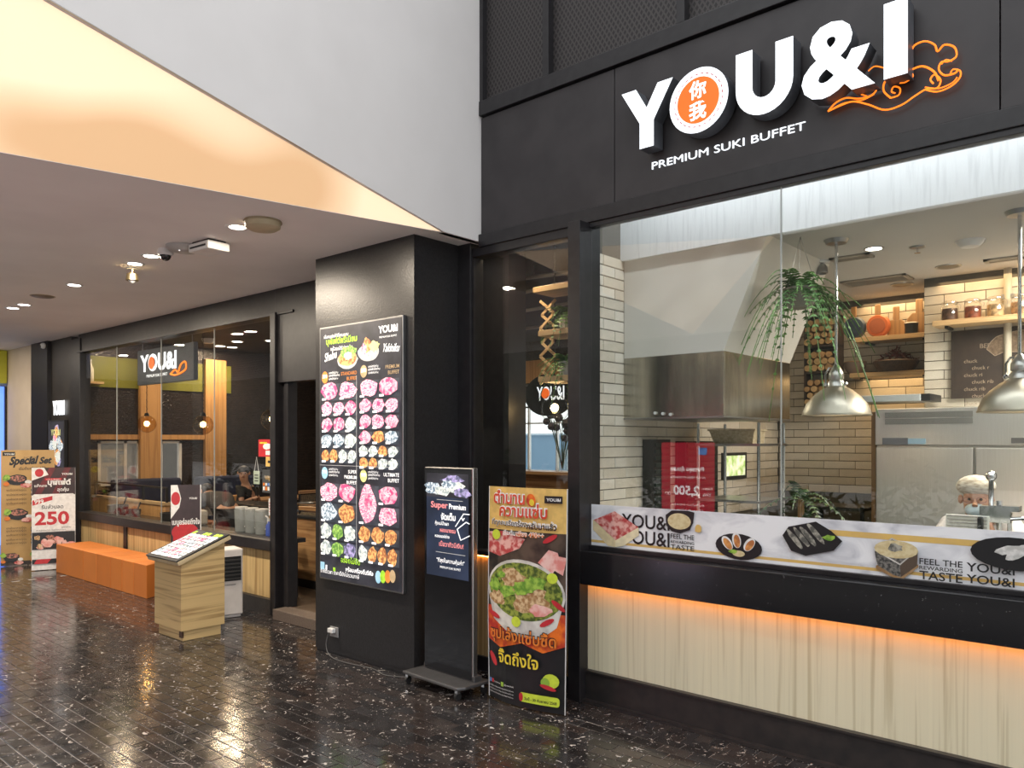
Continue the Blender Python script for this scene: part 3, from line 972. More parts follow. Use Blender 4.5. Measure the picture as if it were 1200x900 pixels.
# socket and cable on the column
t = thing('wall_socket', 'small wall socket with plug low on the black column', 'socket', (-5.76, 4.205, .2))
mb = MB(); mb.box(-.06, .06, -.012, 0, -.04, .05); mb.build('plate', mat('grey_socket', (.25, .25, .25), rough=.4), t, bevel=.004)
mb = MB(); mb.box(-.045, .03, -.05, -.012, .0, .04); mb.build('plug', PLASTW, t, bevel=.006)
cab = MB(); cab.tube(smooth_path([(-5.80, 4.17, .2), (-5.80, 4.14, .1), (-5.72, 4.12, .02), (-5.5, 4.1, .006), (-5.15, 4.14, .006), (-4.9, 4.10, .006), (-4.55, 4.3, .006)], 8), .004, 6)
tag(cab.build('power_cable', mat('cable_grey', (.08, .08, .08), rough=.5), None, smooth=True), 'thin grey cable running from column socket to kiosk', 'cable')

# ================================================================ DIGITAL KIOSK
ko = thing('digital_kiosk', 'slim black digital kiosk on a wheeled base beside column', 'kiosk', (-4.34, 4.22, 0), rz=math.radians(-3))
KW, KT = .27, 1.70
mb = MB(); mb.prism([(-.335, -.18, .075), (.30, -.18, .075), (.335, -.12, .075), (.335, .13, .075), (-.335, .13, .075)], (0, 0, .025)); mb.build('base', mat('graphite_metal', (.12, .115, .115), (.09, .088, .088), 10, rough=.35, metal=.5), ko, bevel=.008)
cast = None
for x, y in ((-.30, -.15), (.28, -.15), (.31, .09), (-.31, .09)):
    mb = MB(); mb.box(-.014, .014, -.014, .014, .045, .075); c_ = mb.build('caster', CHROME, ko); c_.location = (x, y, 0)
    mb = MB(); mb.cyl((-.012, 0, .028), (.012, 0, .028), .028, n=16); mb.build('wheel', PLASTK, c_)
mb = MB(); mb.box(-KW - .012, KW + .012, .0, .055, .10, KT); mb.build('housing', mat('kiosk_silver', (.42, .40, .38), rough=.25, metal=.9), ko, bevel=.01)
mb = MB(); mb.box(-KW, KW, -.006, .002, .11, KT - .012); mb.build('screen_glass', mat('kiosk_glass', (.008, .008, .010), rough=.08), ko)
mb = MB(); mb.box(-KW - .02, KW + .03, .0, .08, .098, .14); mb.build('foot_bracket', MATS['graphite_metal'], ko, bevel=.005)
P = Print(ko)
P.ly = lambda: (setattr(P, 'k', P.k + 1), -.0068 - .00015 * P.k)[1]
sx, zt = .245, KT - .05
P.rect(-sx, sx, zt - .80, zt, LIT['navy'], 'screen')
P.rect(-sx, sx, zt - .185, zt, LIT['bg'], 'screen_photo')
for x, z, a, c, m_ in ((-.15, .12, .11, .06, 'fish'), (.06, .05, .12, .05, 'lilac'), (.08, .11, .13, .055, 'pale'), (.18, .14, .09, .045, 'lilac'), (-.05, .14, .1, .04, 'pale'), (.02, .08, .08, .04, 'fish')):
    P.ell(x, zt - z, a, c * .8, LIT[m_], 'screen_photo', wob=.25, n=16)
P.rect(-.12, .18, zt - .207, zt - .203, LIT['grey'], 'divider_line')
P.text('Super', LIT['pink'], -.19, zt - .285, h=.065, w=.20, bold=.02)
P.text('Premium', LIT['white'], .025, zt - .272, h=.042, w=.19, bold=.02)
P.text('จัดเต็ม', LIT['white'], -.07, zt - .36, w=.17, bold=.025)
P.text('กุ้งแม่น้ำเผา', LIT['white'], -.14, zt - .41, w=.16, bold=.01)
P.text('หอยนางรม', LIT['pink'], -.08, zt - .455, w=.18, bold=.02)
P.text('หอยเชลล์ย่าง', LIT['white'], -.14, zt - .50, w=.17, bold=.01)
P.text('เนื้อวากิวมีเงิบ!', LIT['pink'], -.09, zt - .565, w=.28, bold=.015)
P.rect(-.13, .21, zt - .615, zt - .611, LIT['grey'], 'divider_line')
P.text('"ที่สุดในความคุ้มค่า"', LIT['white'], -.12, zt - .70, w=.32, bold=.01)
P.text('PREMIUM SUKI BUFFET', LIT['white'], -.08, zt - .735, w=.24)
for pts in ([(.10, -.40), (.19, -.30), (.255, -.30)], [(.12, -.42), (.22, -.36), (.255, -.37)], [(.12, -.42), (.16, -.50), (.255, -.46)], [(.17, -.33), (.185, -.35), (.20, -.33)]):
    mb = MB(); mb.tube([(x, -.009, zt + z) for x, z in pts], .004, 5); mb.build('icon_line', LIT['white'], ko)

# ================================================================ PROMOTIONAL STANDEE
pw, ph = .69, 1.555
pa, pb = Vector((-3.945, 4.22, 0)), Vector((-3.262, 4.277, 0))
ps = thing('promo_standee', 'tall curved promotional standee with soup bowl photo and orange top', 'standee', pa, rz=math.atan2(pb.y - pa.y, pb.x - pa.x))


def bend(x, z):
    u = x / pw
    return -.05 * math.sin(math.pi * u) * (1 - .35 * z / ph) + .03 * (z / ph) + (.10 * max(0, .28 - u) ** 1.0 * max(0, 1 - z / .7)) + .02


mb = MB()
nx, nz = 14, 10
g = [mb.add([(pw * i / nx, 0, .012 + ph * j / nz) for i in range(nx + 1)]) for j in range(nz + 1)]
for j in range(nz):
    for i in range(nx):
        mb.face((g[j] + i, g[j] + i + 1, g[j + 1] + i + 1, g[j + 1] + i))
sh = mb.build('printed_sheet', INK['black'], ps)
for v in sh.data.vertices:
    v.co.y += bend(v.co.x, v.co.z) + .008
so = sh.modifiers.new('thick', 'SOLIDIFY'); so.thickness = .006; so.offset = 0
mb = MB()
for x in (.004, pw - .004):
    mb.tube([(x, bend(x, z) - .001, z) for z in [.012 + ph * k / 10 for k in range(11)]], .004, 5)
mb.build('edge_strip', PLASTW, ps)
mb = MB(); mb.box(.15, .54, .22, .25, 0, .03); mb.tube([(.34, .24, .02), (.34, .15, .9)], .01, 6); mb.tube([(.34, .24, .02), (.34, .05, .05)], .01, 6); mb.build('rear_stand', PLASTK, ps)
P = Print(ps, bend, 12, pw)
_zz = lambda f: .012 + ph * (1 - f)
X_ = lambda f: pw * f
P.rect(.003, pw - .003, _zz(.60), _zz(.18), INK['smoke'], 'background')
P.rect(.003, pw - .003, _zz(.20), _zz(.0), INK['gold'], 'orange_header')
P.poly([(X_(.01), _zz(.56)), (X_(.99), _zz(.56)), (X_(.99), _zz(.70)), (X_(.75), _zz(.74)), (X_(.5), _zz(.71)), (X_(.2), _zz(.75)), (X_(.01), _zz(.72))], INK['flame'], 'flame_print')
P.poly([(X_(.01), _zz(.215)), (X_(.25), _zz(.205)), (X_(.52), _zz(.235)), (X_(.45), _zz(.28)), (X_(.18), _zz(.325)), (X_(.01), _zz(.31))], INK['meat'], 'meat_photo')
for k in range(2):
    P.poly([(X_(.68 + .14 * k), _zz(.335 + .02 * k)), (X_(.80 + .10 * k), _zz(.275 + .025 * k)), (X_(.90 + .09 * k), _zz(.285 + .02 * k)), (X_(.93 + .06 * k), _zz(.325)), (X_(.84 + .12 * k), _zz(.385))], INK['pinkmeat'], 'meat_photo')
P.poly([(X_(.02), _zz(.50)), (X_(.98), _zz(.50)), (X_(.90), _zz(.62)), (X_(.72), _zz(.68)), (X_(.35), _zz(.68)), (X_(.10), _zz(.62))], INK['steel'], 'pot_side')
P.ell(X_(.5), _zz(.475), X_(.49), ph * .145, INK['steel'], 'pot_rim', 30, rot=-.08)
P.ell(X_(.5), _zz(.475), X_(.465), ph * .13, INK['soup'], 'soup_photo', 30, rot=-.08)
for x, z, a, c, m_ in ((.38, .43, .17, .055, 'bones'), (.60, .51, .22, .06, 'bones'), (.15, .52, .12, .035, 'bones'), (.30, .48, .10, .03, 'herb'), (.65, .43, .12, .03, 'herb'), (.12, .46, .08, .03, 'herb'), (.72, .55, .14, .03, 'pinkmeat'), (.50, .46, .12, .03, 'herb'), (.22, .41, .06, .015, 'herb')):
    P.ell(X_(x), _zz(z), X_(a), ph * c, INK[m_], 'soup_photo', 16, wob=.25)
for x, z in ((.13, .225), (.85, .40), (.43, .615)):
    P.ell(X_(x), _zz(z), X_(.06), ph * .024, INK['lime'], 'lime_photo', 14)
for x, z, r_ in ((.82, .225, .5), (.92, .52, -.6), (.80, .60, .5), (.12, .60, -.3)):
    P.ell(X_(x), _zz(z), X_(.09), ph * .012, INK['red'], 'chili_photo', 12, rot=r_)
# dark glow-free base
ORW = INK['orange']


def outlined(s, x, z, w, m, hb=.0, rot=0):
    P.text(s, INK['white'], X_(x), _zz(z), w=X_(w), bold=hb + .05, rot=rot)
    P.text(s, m, X_(x), _zz(z), w=X_(w), bold=hb, rot=rot)


outlined('ตำนาน', .09, .078, .43, INK['salmon'], .025)
outlined('ความแซ่บ', .18, .137, .61, INK['salmon'], .025)
P.text('ที่ทุกคนเรียกร้องกลับมาแล้ว', INK['white'], X_(.07), _zz(.187), w=X_(.83), bold=.05)
P.text('ที่ทุกคนเรียกร้อง', INK['black'], X_(.075), _zz(.187), w=X_(.47), bold=.02)
P.text('กลับมาแล้ว', INK['black'], X_(.55), _zz(.187), w=X_(.345), bold=.03)
P.text('เริ่มต้น', INK['white'], X_(.24), _zz(.222), w=X_(.17), bold=.02)
outlined('เพียง 498++', .42, .225, .34, INK['orange'], .01)
P.ell(X_(.60), _zz(.055), X_(.055), ph * .03, INK['flame'], 'flame_icon', 14, rot=.3)
P.ell(X_(.61), _zz(.065), X_(.03), ph * .016, INK['yellow'], 'flame_icon', 12, rot=.3)
P.rect(X_(.76), X_(.96), _zz(.065), _zz(.032), INK['black'], 'logo_plate')
P.text('YOU&I', INK['white'], X_(.78), _zz(.056), w=X_(.16), h=.022, bold=.03)
for s, x, z, w_, m_ in (('ซุปเล้งแซ่บซี้ด', .07, .725, .84, INK['orange']), ('จี๊ดถึงใจ', .20, .815, .52, INK['yellow'])):
    P.text(s, INK['black'], X_(x), _zz(z), w=X_(w_), bold=.055)
    P.text(s, m_, X_(x), _zz(z), w=X_(w_), bold=.018)
P.ell(X_(.12), _zz(.805), X_(.085), ph * .016, INK['red'], 'chili_photo', 12, rot=-.9)
P.ell(X_(.86), _zz(.855), X_(.09), ph * .032, INK['lime'], 'lime_photo', 14)
P.ell(X_(.80), _zz(.865), X_(.05), ph * .022, INK['green'], 'lime_photo', 14)
P.ell(X_(.83), _zz(.885), X_(.09), ph * .010, INK['red'], 'chili_photo', 12, rot=-.2)
P.rect(X_(.06), X_(.09), _zz(.918), _zz(.90), INK['blue'], 'logo_square'); P.rect(X_(.10), X_(.13), _zz(.918), _zz(.90), INK['red'], 'logo_square'); P.rect(X_(.25), X_(.29), _zz(.922), _zz(.902), INK['green'], 'logo_square')
P.text('YOU&I Suki', INK['white'], X_(.14), _zz(.915), w=X_(.10)); P.text('@youandisuki', INK['white'], X_(.30), _zz(.917), w=X_(.13))
for i in range(3):
    P.text('ราคานี้ยังไม่รวมภาษีและค่าบริการ เงื่อนไขเป็นไปตามที่กำหนด', INK['white'], X_(.05), _zz(.935 + .014 * i), w=X_(.38))
P.rect(X_(.51), X_(.96), _zz(.965), _zz(.923), INK['lime'], 'date_strip', r=.022)
P.ell(X_(.53), _zz(.945), X_(.025), ph * .02, INK['red'], 'chili_photo', 10)
P.text('วันนี้ - 30 กันยายน 2568', INK['black'], X_(.57), _zz(.955), w=X_(.36), bold=.02)

# ================================================================ LECTERN WITH LIT MENU SCREEN
lc = thing('menu_lectern', 'wooden menu lectern with tilted lit screen near the entrance', 'lectern', (-7.48, 3.75, 0))
mb = MB(); mb.box(-.245, .25, -.215, .17, 0, .10); mb.build('plinth', LECW, lc, bevel=.003)
mb = MB(); mb.prism([(-.275, -.245, .10), (-.275, -.245, .755), (-.275, .195, .925), (-.275, .195, .10)], (.555, 0, 0)); mb.build('body', LECW, lc, bevel=.003)
tilt = math.atan2(.17, .44)
tb = thing('top', None, None, (0, -.30, .765), rx=tilt); tb.parent = lc
mb = MB(); mb.box(-.325, .315, 0, .57, -.04, .0); mb.build('top_board', wood('lectern_edge', (.60, .49, .30), (.48, .37, .21), 'Y', 18), tb, bevel=.004)
mb = MB(); mb.box(-.325, .315, -.004, .57, .0, .016); mb.build('screen_frame', PLASTK, tb, bevel=.004)
mb = MB(); mb.box(-.30, .29, .025, .545, .016, .018); mb.build('screen', LIT['bg'], tb)
mb = MB()
for j in range(9):
    for i in range(8):
        if j == 8 and i in (1, 2, 5):
            continue
        x0, y0 = -.29 + i * .072, .035 + j * .056
        k = R.choice((0, 1, 2, 3, 2, 3, 4, 4))
        if j == 8:
            k = 5
        mb.poly([(x0, y0, .0187), (x0 + .062, y0 + R.uniform(0, .006), .0187), (x0 + R.uniform(.05, .062), y0 + .048, .0187), (x0 + R.uniform(0, .01), y0 + .048, .0187)], k)
mb.build('menu_photos', [LIT['meat2'], LIT['meat'], LIT['pale'], LIT['fish'], LIT['white'], LIT['green']], tb)
mb = MB(); mb.box(-.03, .03, -.222, -.205, .03, .09, M=Matrix.Translation((.22, 0, 0)))
mb.build('latch', mat('brown_latch', (.10, .05, .03)), lc)

# air cooler
ac = thing('air_cooler', 'white tower air cooler standing behind the lectern', 'air cooler', (-7.93, 4.36, 0), rz=math.radians(78))
mb = MB(); mb.box(-.14, .14, -.14, .14, .03, .74); mb.box(-.125, .125, -.125, .125, .0, .03); mb.build('body', mat('cooler_white', (.74, .70, .68), rough=.35), ac, bevel=.018)
mb = MB(); mb.box(-.118, .118, -.146, -.138, .40, .66); mb.build('grille_panel', PLASTK, ac)
for k in range(6):
    mb = MB(); mb.box(-.11, .11, -.158, -.146, .415 + k * .04, .43 + k * .04); mb.build('louvre', mat('dark_louvre', (.05, .05, .05), rough=.3), ac)
mb = MB(); mb.box(-.06, .06, -.144, -.14, .355, .365); mb.build('name_strip', mat('grey_strip', (.3, .3, .3)), ac)
mb = MB(); mb.box(-.08, -.07, -.146, -.14, .12, .28); mb.build('water_gauge', mat('gauge', (.12, .12, .13)), ac)

# ================================================================ ORANGE BENCH
bn = thing('orange_bench', 'long orange block bench in front of the dining window', 'bench', (-9.5, 4.2, 0))
ORB = [mat('orange_seat_%s' % n, c, tuple(x * .93 for x in c), 3, rough=.5) for n, c in (('deep', (.60, .19, .035)), ('bright', (.64, .205, .04)), ('mid', (.58, .18, .033)))]
bl = [-12.45, -11.45, -11.0, -10.55, -10.2, -9.86, -9.5]
for i, (a, c) in enumerate(zip(bl, bl[1:])):
    mb = MB()
    last = i == len(bl) - 2
    if last:
        mb.prism([(a + .004, 4.2, .0), (c, 4.2, 0), (c - .12, 4.40, 0), (c - .42, 4.66, 0), (a + .004, 4.66, 0)], (0, 0, .405))
    else:
        mb.box(a + .007, c - .007, 4.2, 4.66, 0, .405)
    mb.build('block', ORB[i % 3], bn, world=True, bevel=.006)

# ================================================================ X-BANNERS
def banner(name, label, px_c, d, w_, h_, lean):
    v = ray(px_c, 600)
    t = thing(name, label, 'banner', (v[0] * d, v[1] * d, 0), rz=math.atan2(v[1], v[0]) - math.pi / 2)
    tl = thing('sheet', None, None, (0, 0, 0.01), rx=-lean); tl.parent = t
    mb = MB(); mb.box(-w_ / 2, w_ / 2, 0, .004, 0, h_); mb.build('printed_sheet', INK['white'], tl)
    mb = MB(); mb.tube([(-w_ / 2 + .02, .012, .01), (w_ / 2 - .02, .02, h_ - .01)], .007, 6); mb.tube([(w_ / 2 - .02, .012, .01), (-w_ / 2 + .02, .02, h_ - .01)], .007, 6)
    mb.build('cross_frame', PLASTK, tl)
    mb = MB(); mb.tube([(0, .06, h_ * .45), (0, .42, .01)], .009, 6); mb.build('rear_leg', PLASTK, t)
    return t, Print(tl)


t, P = banner('buffet_banner', 'white and maroon discount banner showing 250 behind the orange bench', 63, 11.55, .56, 1.50, .05)
w_, h_ = .56, 1.50
zz = lambda f: h_ * (1 - f)
xx = lambda f: w_ * (f - .5)
DKR = pr('ink_maroon', (.16, .02, .025), (.10, .012, .015), 5)
P.rect(xx(.005), xx(.995), zz(.27), zz(0), pr('ink_dark_maroon', (.05, .02, .022), (.03, .014, .015), 6))
P.poly([(xx(.4), zz(.0)), (xx(.55), zz(0)), (xx(.2), zz(.27)), (xx(.05), zz(.27))], DKR); P.poly([(xx(.75), zz(0)), (xx(.9), zz(0)), (xx(.6), zz(.27)), (xx(.45), zz(.27))], DKR)
P.poly([(xx(.005), zz(0)), (xx(.28), zz(0)), (xx(.38), zz(.07)), (xx(.005), zz(.125))], INK['white'])
P.ell(xx(.17), zz(.05), .055, .06, INK['red'])
P.text('YOU&I', INK['white'], xx(.68), zz(.075), w=.14, h=.03, bold=.03)
P.text('แพ็กเกจ', INK['white'], xx(.06), zz(.19), w=.16, bold=.02); P.text('บุฟเฟ่ต์', INK['white'], xx(.36), zz(.19), w=.30, bold=.04); P.text('สุดคุ้ม', INK['white'], xx(.58), zz(.245), w=.15, bold=.02)
P.rect(xx(.30), xx(.68), zz(.125), zz(.105), INK['red']); P.text('YOU & I BUFFET', INK['white'], xx(.33), zz(.123), w=.18)
P.rect(xx(.03), xx(.97), zz(.63), zz(.26), INK['white'], r=.02)
P.poly([(xx(.02), zz(.37)), (xx(.47), zz(.32)), (xx(.47), zz(.28)), (xx(.02), zz(.32))], INK['red']); P.text('999', INK['white'], xx(.06), zz(.355), w=.12, bold=.03, rot=.05)
P.text('รับส่วนลด', INK['black'], xx(.22), zz(.405), w=.28, bold=.015)
P.text('250', INK['red'], xx(.07), zz(.565), h=.20, w=.44, bold=.03)
P.text('บาท/ท่าน', INK['black'], xx(.68), zz(.60), w=.12)
P.text('สำหรับสมาชิกเท่านั้น เงื่อนไขตามที่กำหนด', INK['black'], xx(.1), zz(.62), w=.38)
P.rect(xx(.01), xx(.99), zz(.80), zz(.635), INK['black'])
for i in range(14):
    P.ell(xx(R.uniform(.08, .92)), zz(R.uniform(.66, .78)), R.uniform(.03, .07), R.uniform(.03, .05), R.choice((INK['pinkmeat'], INK['mixed'], INK['bones'])), 'food_photo', 10, wob=.2)
P.rect(xx(.01), xx(.99), zz(.94), zz(.895), INK['black']); P.poly([(xx(.05), zz(.94)), (xx(.35), zz(.94)), (xx(.45), zz(.895)), (xx(.12), zz(.895))], INK['red']); P.poly([(xx(.55), zz(.94)), (xx(.95), zz(.94)), (xx(.95), zz(.895)), (xx(.62), zz(.895))], INK['red'])

t, P = banner('special_set_banner', 'tan banner reading Special Set leaning by the cream wall', 33, 12.0, .705, 1.755, .05)
w_, h_ = .705, 1.755
P.rect(xx(.0), xx(1), zz(1), zz(0), INK['kraft'])
P.rect(xx(0), xx(1), zz(1), zz(.965), INK['smoke'])
P.rect(xx(.03), xx(.26), zz(.05), zz(.015), INK['black']); P.text('YOU&I', INK['white'], xx(.06), zz(.042), w=.13, h=.025, bold=.02)
P.text('EXCLUSIVE', INK['black'], xx(.42), zz(.075), w=.18)
P.text('Special', INK['black'], xx(.13), zz(.155), w=.36, h=.17, bold=.045, rot=.05, shear=.3); P.text('Set', INK['black'], xx(.70), zz(.125), w=.16, h=.11, bold=.045, rot=.05, shear=.3)
P.text('เริ่มต้นเพียง 179.-', INK['black'], xx(.33), zz(.175), w=.38, bold=.01, rot=.03)
P.ell(xx(.86), zz(.185), .08, .05, INK['yellow']); P.text('คุ้ม', INK['black'], xx(.82), zz(.195), w=.06)
for x, z, s_ in ((.30, .26, 1.0), (.78, .41, .7), (.32, .56, 1.0), (.80, .80, .7), (.20, .93, .8), (.75, .93, .8)):
    P.ell(xx(x), zz(z), .13 * s_, .085 * s_, INK['black'], 'food_photo', 16, wob=.08); P.ell(xx(x), zz(z - .012), .10 * s_, .05 * s_, INK['mixed'], 'food_photo', 14, wob=.15)
    P.ell(xx(x - .2 * s_), zz(z - .02), .05 * s_, .05 * s_, INK['herb'], 'food_photo', 10, wob=.2); P.ell(xx(x + .2 * s_), zz(z + .02), .045 * s_, .03 * s_, INK['white'], 'food_photo', 10)
    P.ell(xx(x + .16 * s_), zz(z + .05), .08 * s_, .035 * s_, INK['meat'], 'food_photo', 10, wob=.1); P.ell(xx(x - .2 * s_), zz(z + .035), .04 * s_, .03 * s_, INK['orange'], 'food_photo', 10, wob=.1)
for z in (.36, .40, .44, .475, .69, .715, .75, .79, .82, .27, .30, .33, .60, .63):
    x0 = .10 if z in (.36, .40, .44, .475, .69, .715, .75, .79, .82) else .74
    P.text('ชุดเซ็ตอาหารญี่ปุ่น', INK['black'], xx(x0), zz(z), w=.26 if x0 < .5 else .16)
    if x0 < .5:
        P.rect(xx(.55), xx(.63), zz(z), zz(z - .018), INK['black'])

t, P = banner('maroon_banner', 'small dark red banner standing behind the lectern screen', 218, 9.45, .34, 1.36, .05)
w_, h_ = .34, 1.36
P.rect(xx(0), xx(.97), zz(1), zz(0), pr('ink_plum', (.05, .03, .035), (.035, .022, .025), 5))
P.poly([(xx(0), zz(0)), (xx(.22), zz(0)), (xx(.34), zz(.12)), (xx(.28), zz(.20)), (xx(0), zz(.30))], INK['white']); P.ell(xx(.16), zz(.12), .05, .08, INK['red'])
P.text('YOU&I', INK['white'], xx(.60), zz(.13), w=.09, h=.025, bold=.03)
P.ell(xx(.47), zz(.42), .15, .11, INK['red']); P.text('เมนูอร่อยถึงใจ', INK['white'], xx(.04), zz(.37), w=.31, h=.10, bold=.03)
P.rect(xx(.08), xx(.85), zz(.50), zz(.44), INK['red']); P.rect(xx(.25), xx(.75), zz(.75), zz(.50), INK['red'])
for i in range(14):
    P.ell(xx(R.uniform(.05, .9)), zz(R.uniform(.55, .98)), R.uniform(.02, .05), R.uniform(.03, .05), R.choice((INK['pinkmeat'], INK['mixed'], INK['meat'])), 'food_photo', 10, wob=.2)
P.rect(xx(.0), xx(.97), zz(1.0), zz(.93), INK['white'])

# small lit sign and poster on the dark end panel
t = thing('small_wall_sign', 'small glowing white YOU&I letters on the dark end panel', 'sign', ay(64, 487, FY))
a_, b_ = ay(64, 486, FY), ay(77, 478, FY)
txt('YOU&I', t, FACE, 0, 0, h=.24, w=b_.x - a_.x, y=-.03, bold=.0, ext=.008)
a_, b_ = ay(61, 548, FY), ay(80, 492, FY)
t = thing('end_panel_lightbox', 'narrow lit food lightbox under the small glowing letters', 'lightbox', (a_.x, FY, a_.z))
ww, hh = b_.x - a_.x, b_.z - a_.z
mb = MB(); mb.box(0, ww, -.06, -.005, 0, hh); mb.build('box', PLASTK, t, bevel=.004)
mb = MB(); mb.box(.02, ww - .02, -.063, -.06, .02, hh - .02); mb.build('light_panel', LIT['bg'], t)
P = Print(t); P.ly = lambda: (setattr(P, 'k', P.k + 1), -.0635 - .0002 * P.k)[1]
for i in range(16):
    P.ell(R.uniform(.12, ww - .12), R.uniform(.1, hh - .12), R.uniform(.06, .14), R.uniform(.06, .12), LIT[R.choice(('meat2', 'pale', 'lilac', 'warm', 'fish', 'meat'))], 'food_photo', 10, wob=.2)
P.text('YOU&I', LIT['yellow'], .15, hh * .68, w=ww - .3, bold=.02)

# ================================================================ MARBLE WINDOW STICKER
mm, nt, b = _new('marble_print')
n = nt.nodes.new('ShaderNodeTexNoise'); n.inputs['Scale'].default_value = 3.5; n.inputs['Detail'].default_value = 8; n.inputs['Distortion'].default_value = 1.2
nt.links.new(coords(nt, (1, 1, 2)), n.inputs['Vector'])
nt.links.new(ramp(nt, n.outputs[0], [(.30, (.52, .53, .58)), (.47, (.74, .75, .79)), (.60, (.86, .87, .90))]), b.inputs['Base Color'])
b.inputs['Roughness'].default_value = .35
SY = FY - .002
st = thing('window_sticker', 'white marble pattern food sticker along the bottom of kitchen window', 'sticker', (-3.355, SY, 1.135))
mb = MB(); mb.box(0, XR + 3.35, -.001, .001, 0, .30); mb.build('sheet', mm, st)
P = Print(st)


def S(pts, ox=0, oy=0, k=1.0):
    out = []
    for a, c in pts:
        q = ay(ox + a / k, oy + c / k, SY)
        out.append((q.x + 3.355, q.z - 1.135))
    return out


def sx_(px):
    return ay(px, 600, SY).x + 3.355


def sz_(px, py):
    return ay(px, py, SY).z - 1.135


YS = pr('ink_sand', (.72, .48, .14), (.66, .44, .15), 12)
P.rect(0, 5.5, .022, .040, YS, 'stripe'); P.rect(sx_(955), sx_(1170), sz_(1060, 634), sz_(1060, 627), YS, 'stripe')
k1 = (690, 580, 7.06)
P.poly(S([(45, 205), (215, 135), (415, 268), (225, 375)], *k1), INK['meat'], 'meat_photo')
P.poly(S([(36, 203), (45, 205), (225, 375), (222, 430), (160, 420), (36, 285)], *k1), INK['boxside'], 'meat_box')
P.poly(S([(225, 375), (415, 268), (417, 335), (290, 422), (222, 430)], *k1), pr('ink_box_shade', (.86, .76, .52)), 'meat_box')
x0, x1 = sx_(735), sx_(785)
T1 = ('YOU&I', INK['black'])
P.text('YOU&I', INK['black'], sx_(729), sz_(783, 622), h=sz_(758, 602.7) - sz_(758, 619), w=x1 - sx_(729), bold=.012)
P.text('YOU&I', INK['black'], sx_(729), sz_(783, 641.5), h=sz_(783, 624.5) - sz_(783, 641.5), w=x1 - sx_(729), bold=.012)
# the meat box overlaps the first letters
P.poly(S([(45, 205), (215, 135), (415, 268), (225, 375)], *k1), INK['meat'], 'meat_photo')
P.poly(S([(225, 375), (415, 268), (417, 335), (290, 422), (222, 430)], *k1), MATS['ink_box_shade'], 'meat_box')
for s, za, zb in (('FEEL THE', (786, 630.5), (786, 625)), ('REWARDING', (786, 636), (786, 632.5)), ('TASTE', (786, 643), (786, 637.5))):
    P.text(s, INK['black'], sx_(786.5), sz_(*za), h=sz_(*zb) - sz_(*za), w=sx_(814) - sx_(786.5), bold=.008)
P.poly(S([(640, 165), (690, 128), (820, 130), (878, 145), (868, 230), (840, 290), (760, 318), (690, 300), (645, 250)], *k1), INK['black'], 'bowl_photo')
P.ell(*S([(752, 218)], *k1)[0], .088, .055, INK['cream'], 'sauce_photo')
P.ell(*S([(910, 280)], *k1)[0], .028, .03, YS, 'chip_print', 10, wob=.2)


def ellp(px, py, rx, rz, m, name, **kw):
    P.ell(*S([(px, py)])[0], rx, rz, m, name, **kw)


ellp(866, 640.5, .158, .083, INK['black'], 'plate_photo', rot=-.05)
for a, c, r_ in ((853, 636, -.9), (864, 633, -1.4), (879, 638, .9)):
    ellp(a, c, .05, .03, INK['white'], 'mussel_photo', rot=r_); ellp(a + .5, c + 1, .042, .021, INK['mussel'], 'mussel_photo', rot=r_)
ellp(866.5, 648.5, .042, .02, INK['cream'], 'lemon_photo'); ellp(860, 646, .03, .012, INK['herb'], 'herb_photo', n=10, wob=.3)
P.poly(S([(918, 627), (925, 617), (957, 611), (975, 622), (988, 634), (978, 645), (945, 651), (928, 645)]), INK['black'], 'plate_photo')
for a, c in ((932, 631), (940, 629), (948, 628), (957, 625)):
    ellp(a, c, .075, .016, INK['shrimp'], 'shrimp_photo', rot=-.85, n=12, wob=.1)
ellp(973, 630, .035, .02, INK['herb'], 'herb_photo', n=10, wob=.3)
k2 = (1000, 600, 6.0)
P.poly(S([(165, 375), (205, 355), (330, 440), (460, 365), (465, 385), (345, 475), (300, 465), (165, 395)], *k2), INK['wood'], 'stove_base')
P.poly(S([(155, 268), (335, 370), (340, 455), (290, 440), (180, 375), (168, 340)], *k2), INK['grate'], 'stove_photo')
P.poly(S([(335, 370), (460, 268), (455, 375), (340, 455)], *k2), INK['smoke'], 'stove_photo')
P.poly(S([(155, 268), (275, 178), (460, 265), (335, 372)], *k2), INK['steel'], 'stove_photo')
P.poly(S([(170, 268), (278, 190), (445, 265), (335, 360)], *k2), INK['grate'], 'stove_photo')
ellp(1051, 643.5, .115, .05, INK['cream'], 'soup_photo', n=16); ellp(1050, 641.5, .04, .022, INK['shrimp'], 'mushroom_photo', n=12, wob=.2)
for s, (a, c), (a2, c2) in (('FEEL THE', (470, 362), (470, 320)), ('REWARDING', (470, 398), (470, 372)), ('TASTE', (480, 468), (480, 408))):
    za, zb = sz_(1000 + a / 6, 600 + c / 6), sz_(1000 + a2 / 6, 600 + c2 / 6)
    P.text(s, INK['black'], sx_(1078.5), za, h=zb - za, w=sx_(1129) - sx_(1078.5), bold=.012)
for c, c2 in ((412, 350), (494, 432)):
    za, zb = sz_(1000 + 805 / 6, 600 + c / 6), sz_(1000 + 805 / 6, 600 + c2 / 6)
    P.text('YOU&I', INK['black'], sx_(1133.5), za, h=zb - za, w=sx_(1190) - sx_(1133.5), bold=.015)
ellp(1190, 649, .20, .085, INK['black'], 'plate_photo', rot=-.03)
for a, c, r_ in ((1183, 644, .25), (1192, 650, .5), (1200, 643, .35)):
    ellp(a, c, .06, .022, pr('ink_squid', (.75, .74, .72), (.5, .5, .48), 30), 'squid_photo', rot=r_, n=12, wob=.15)

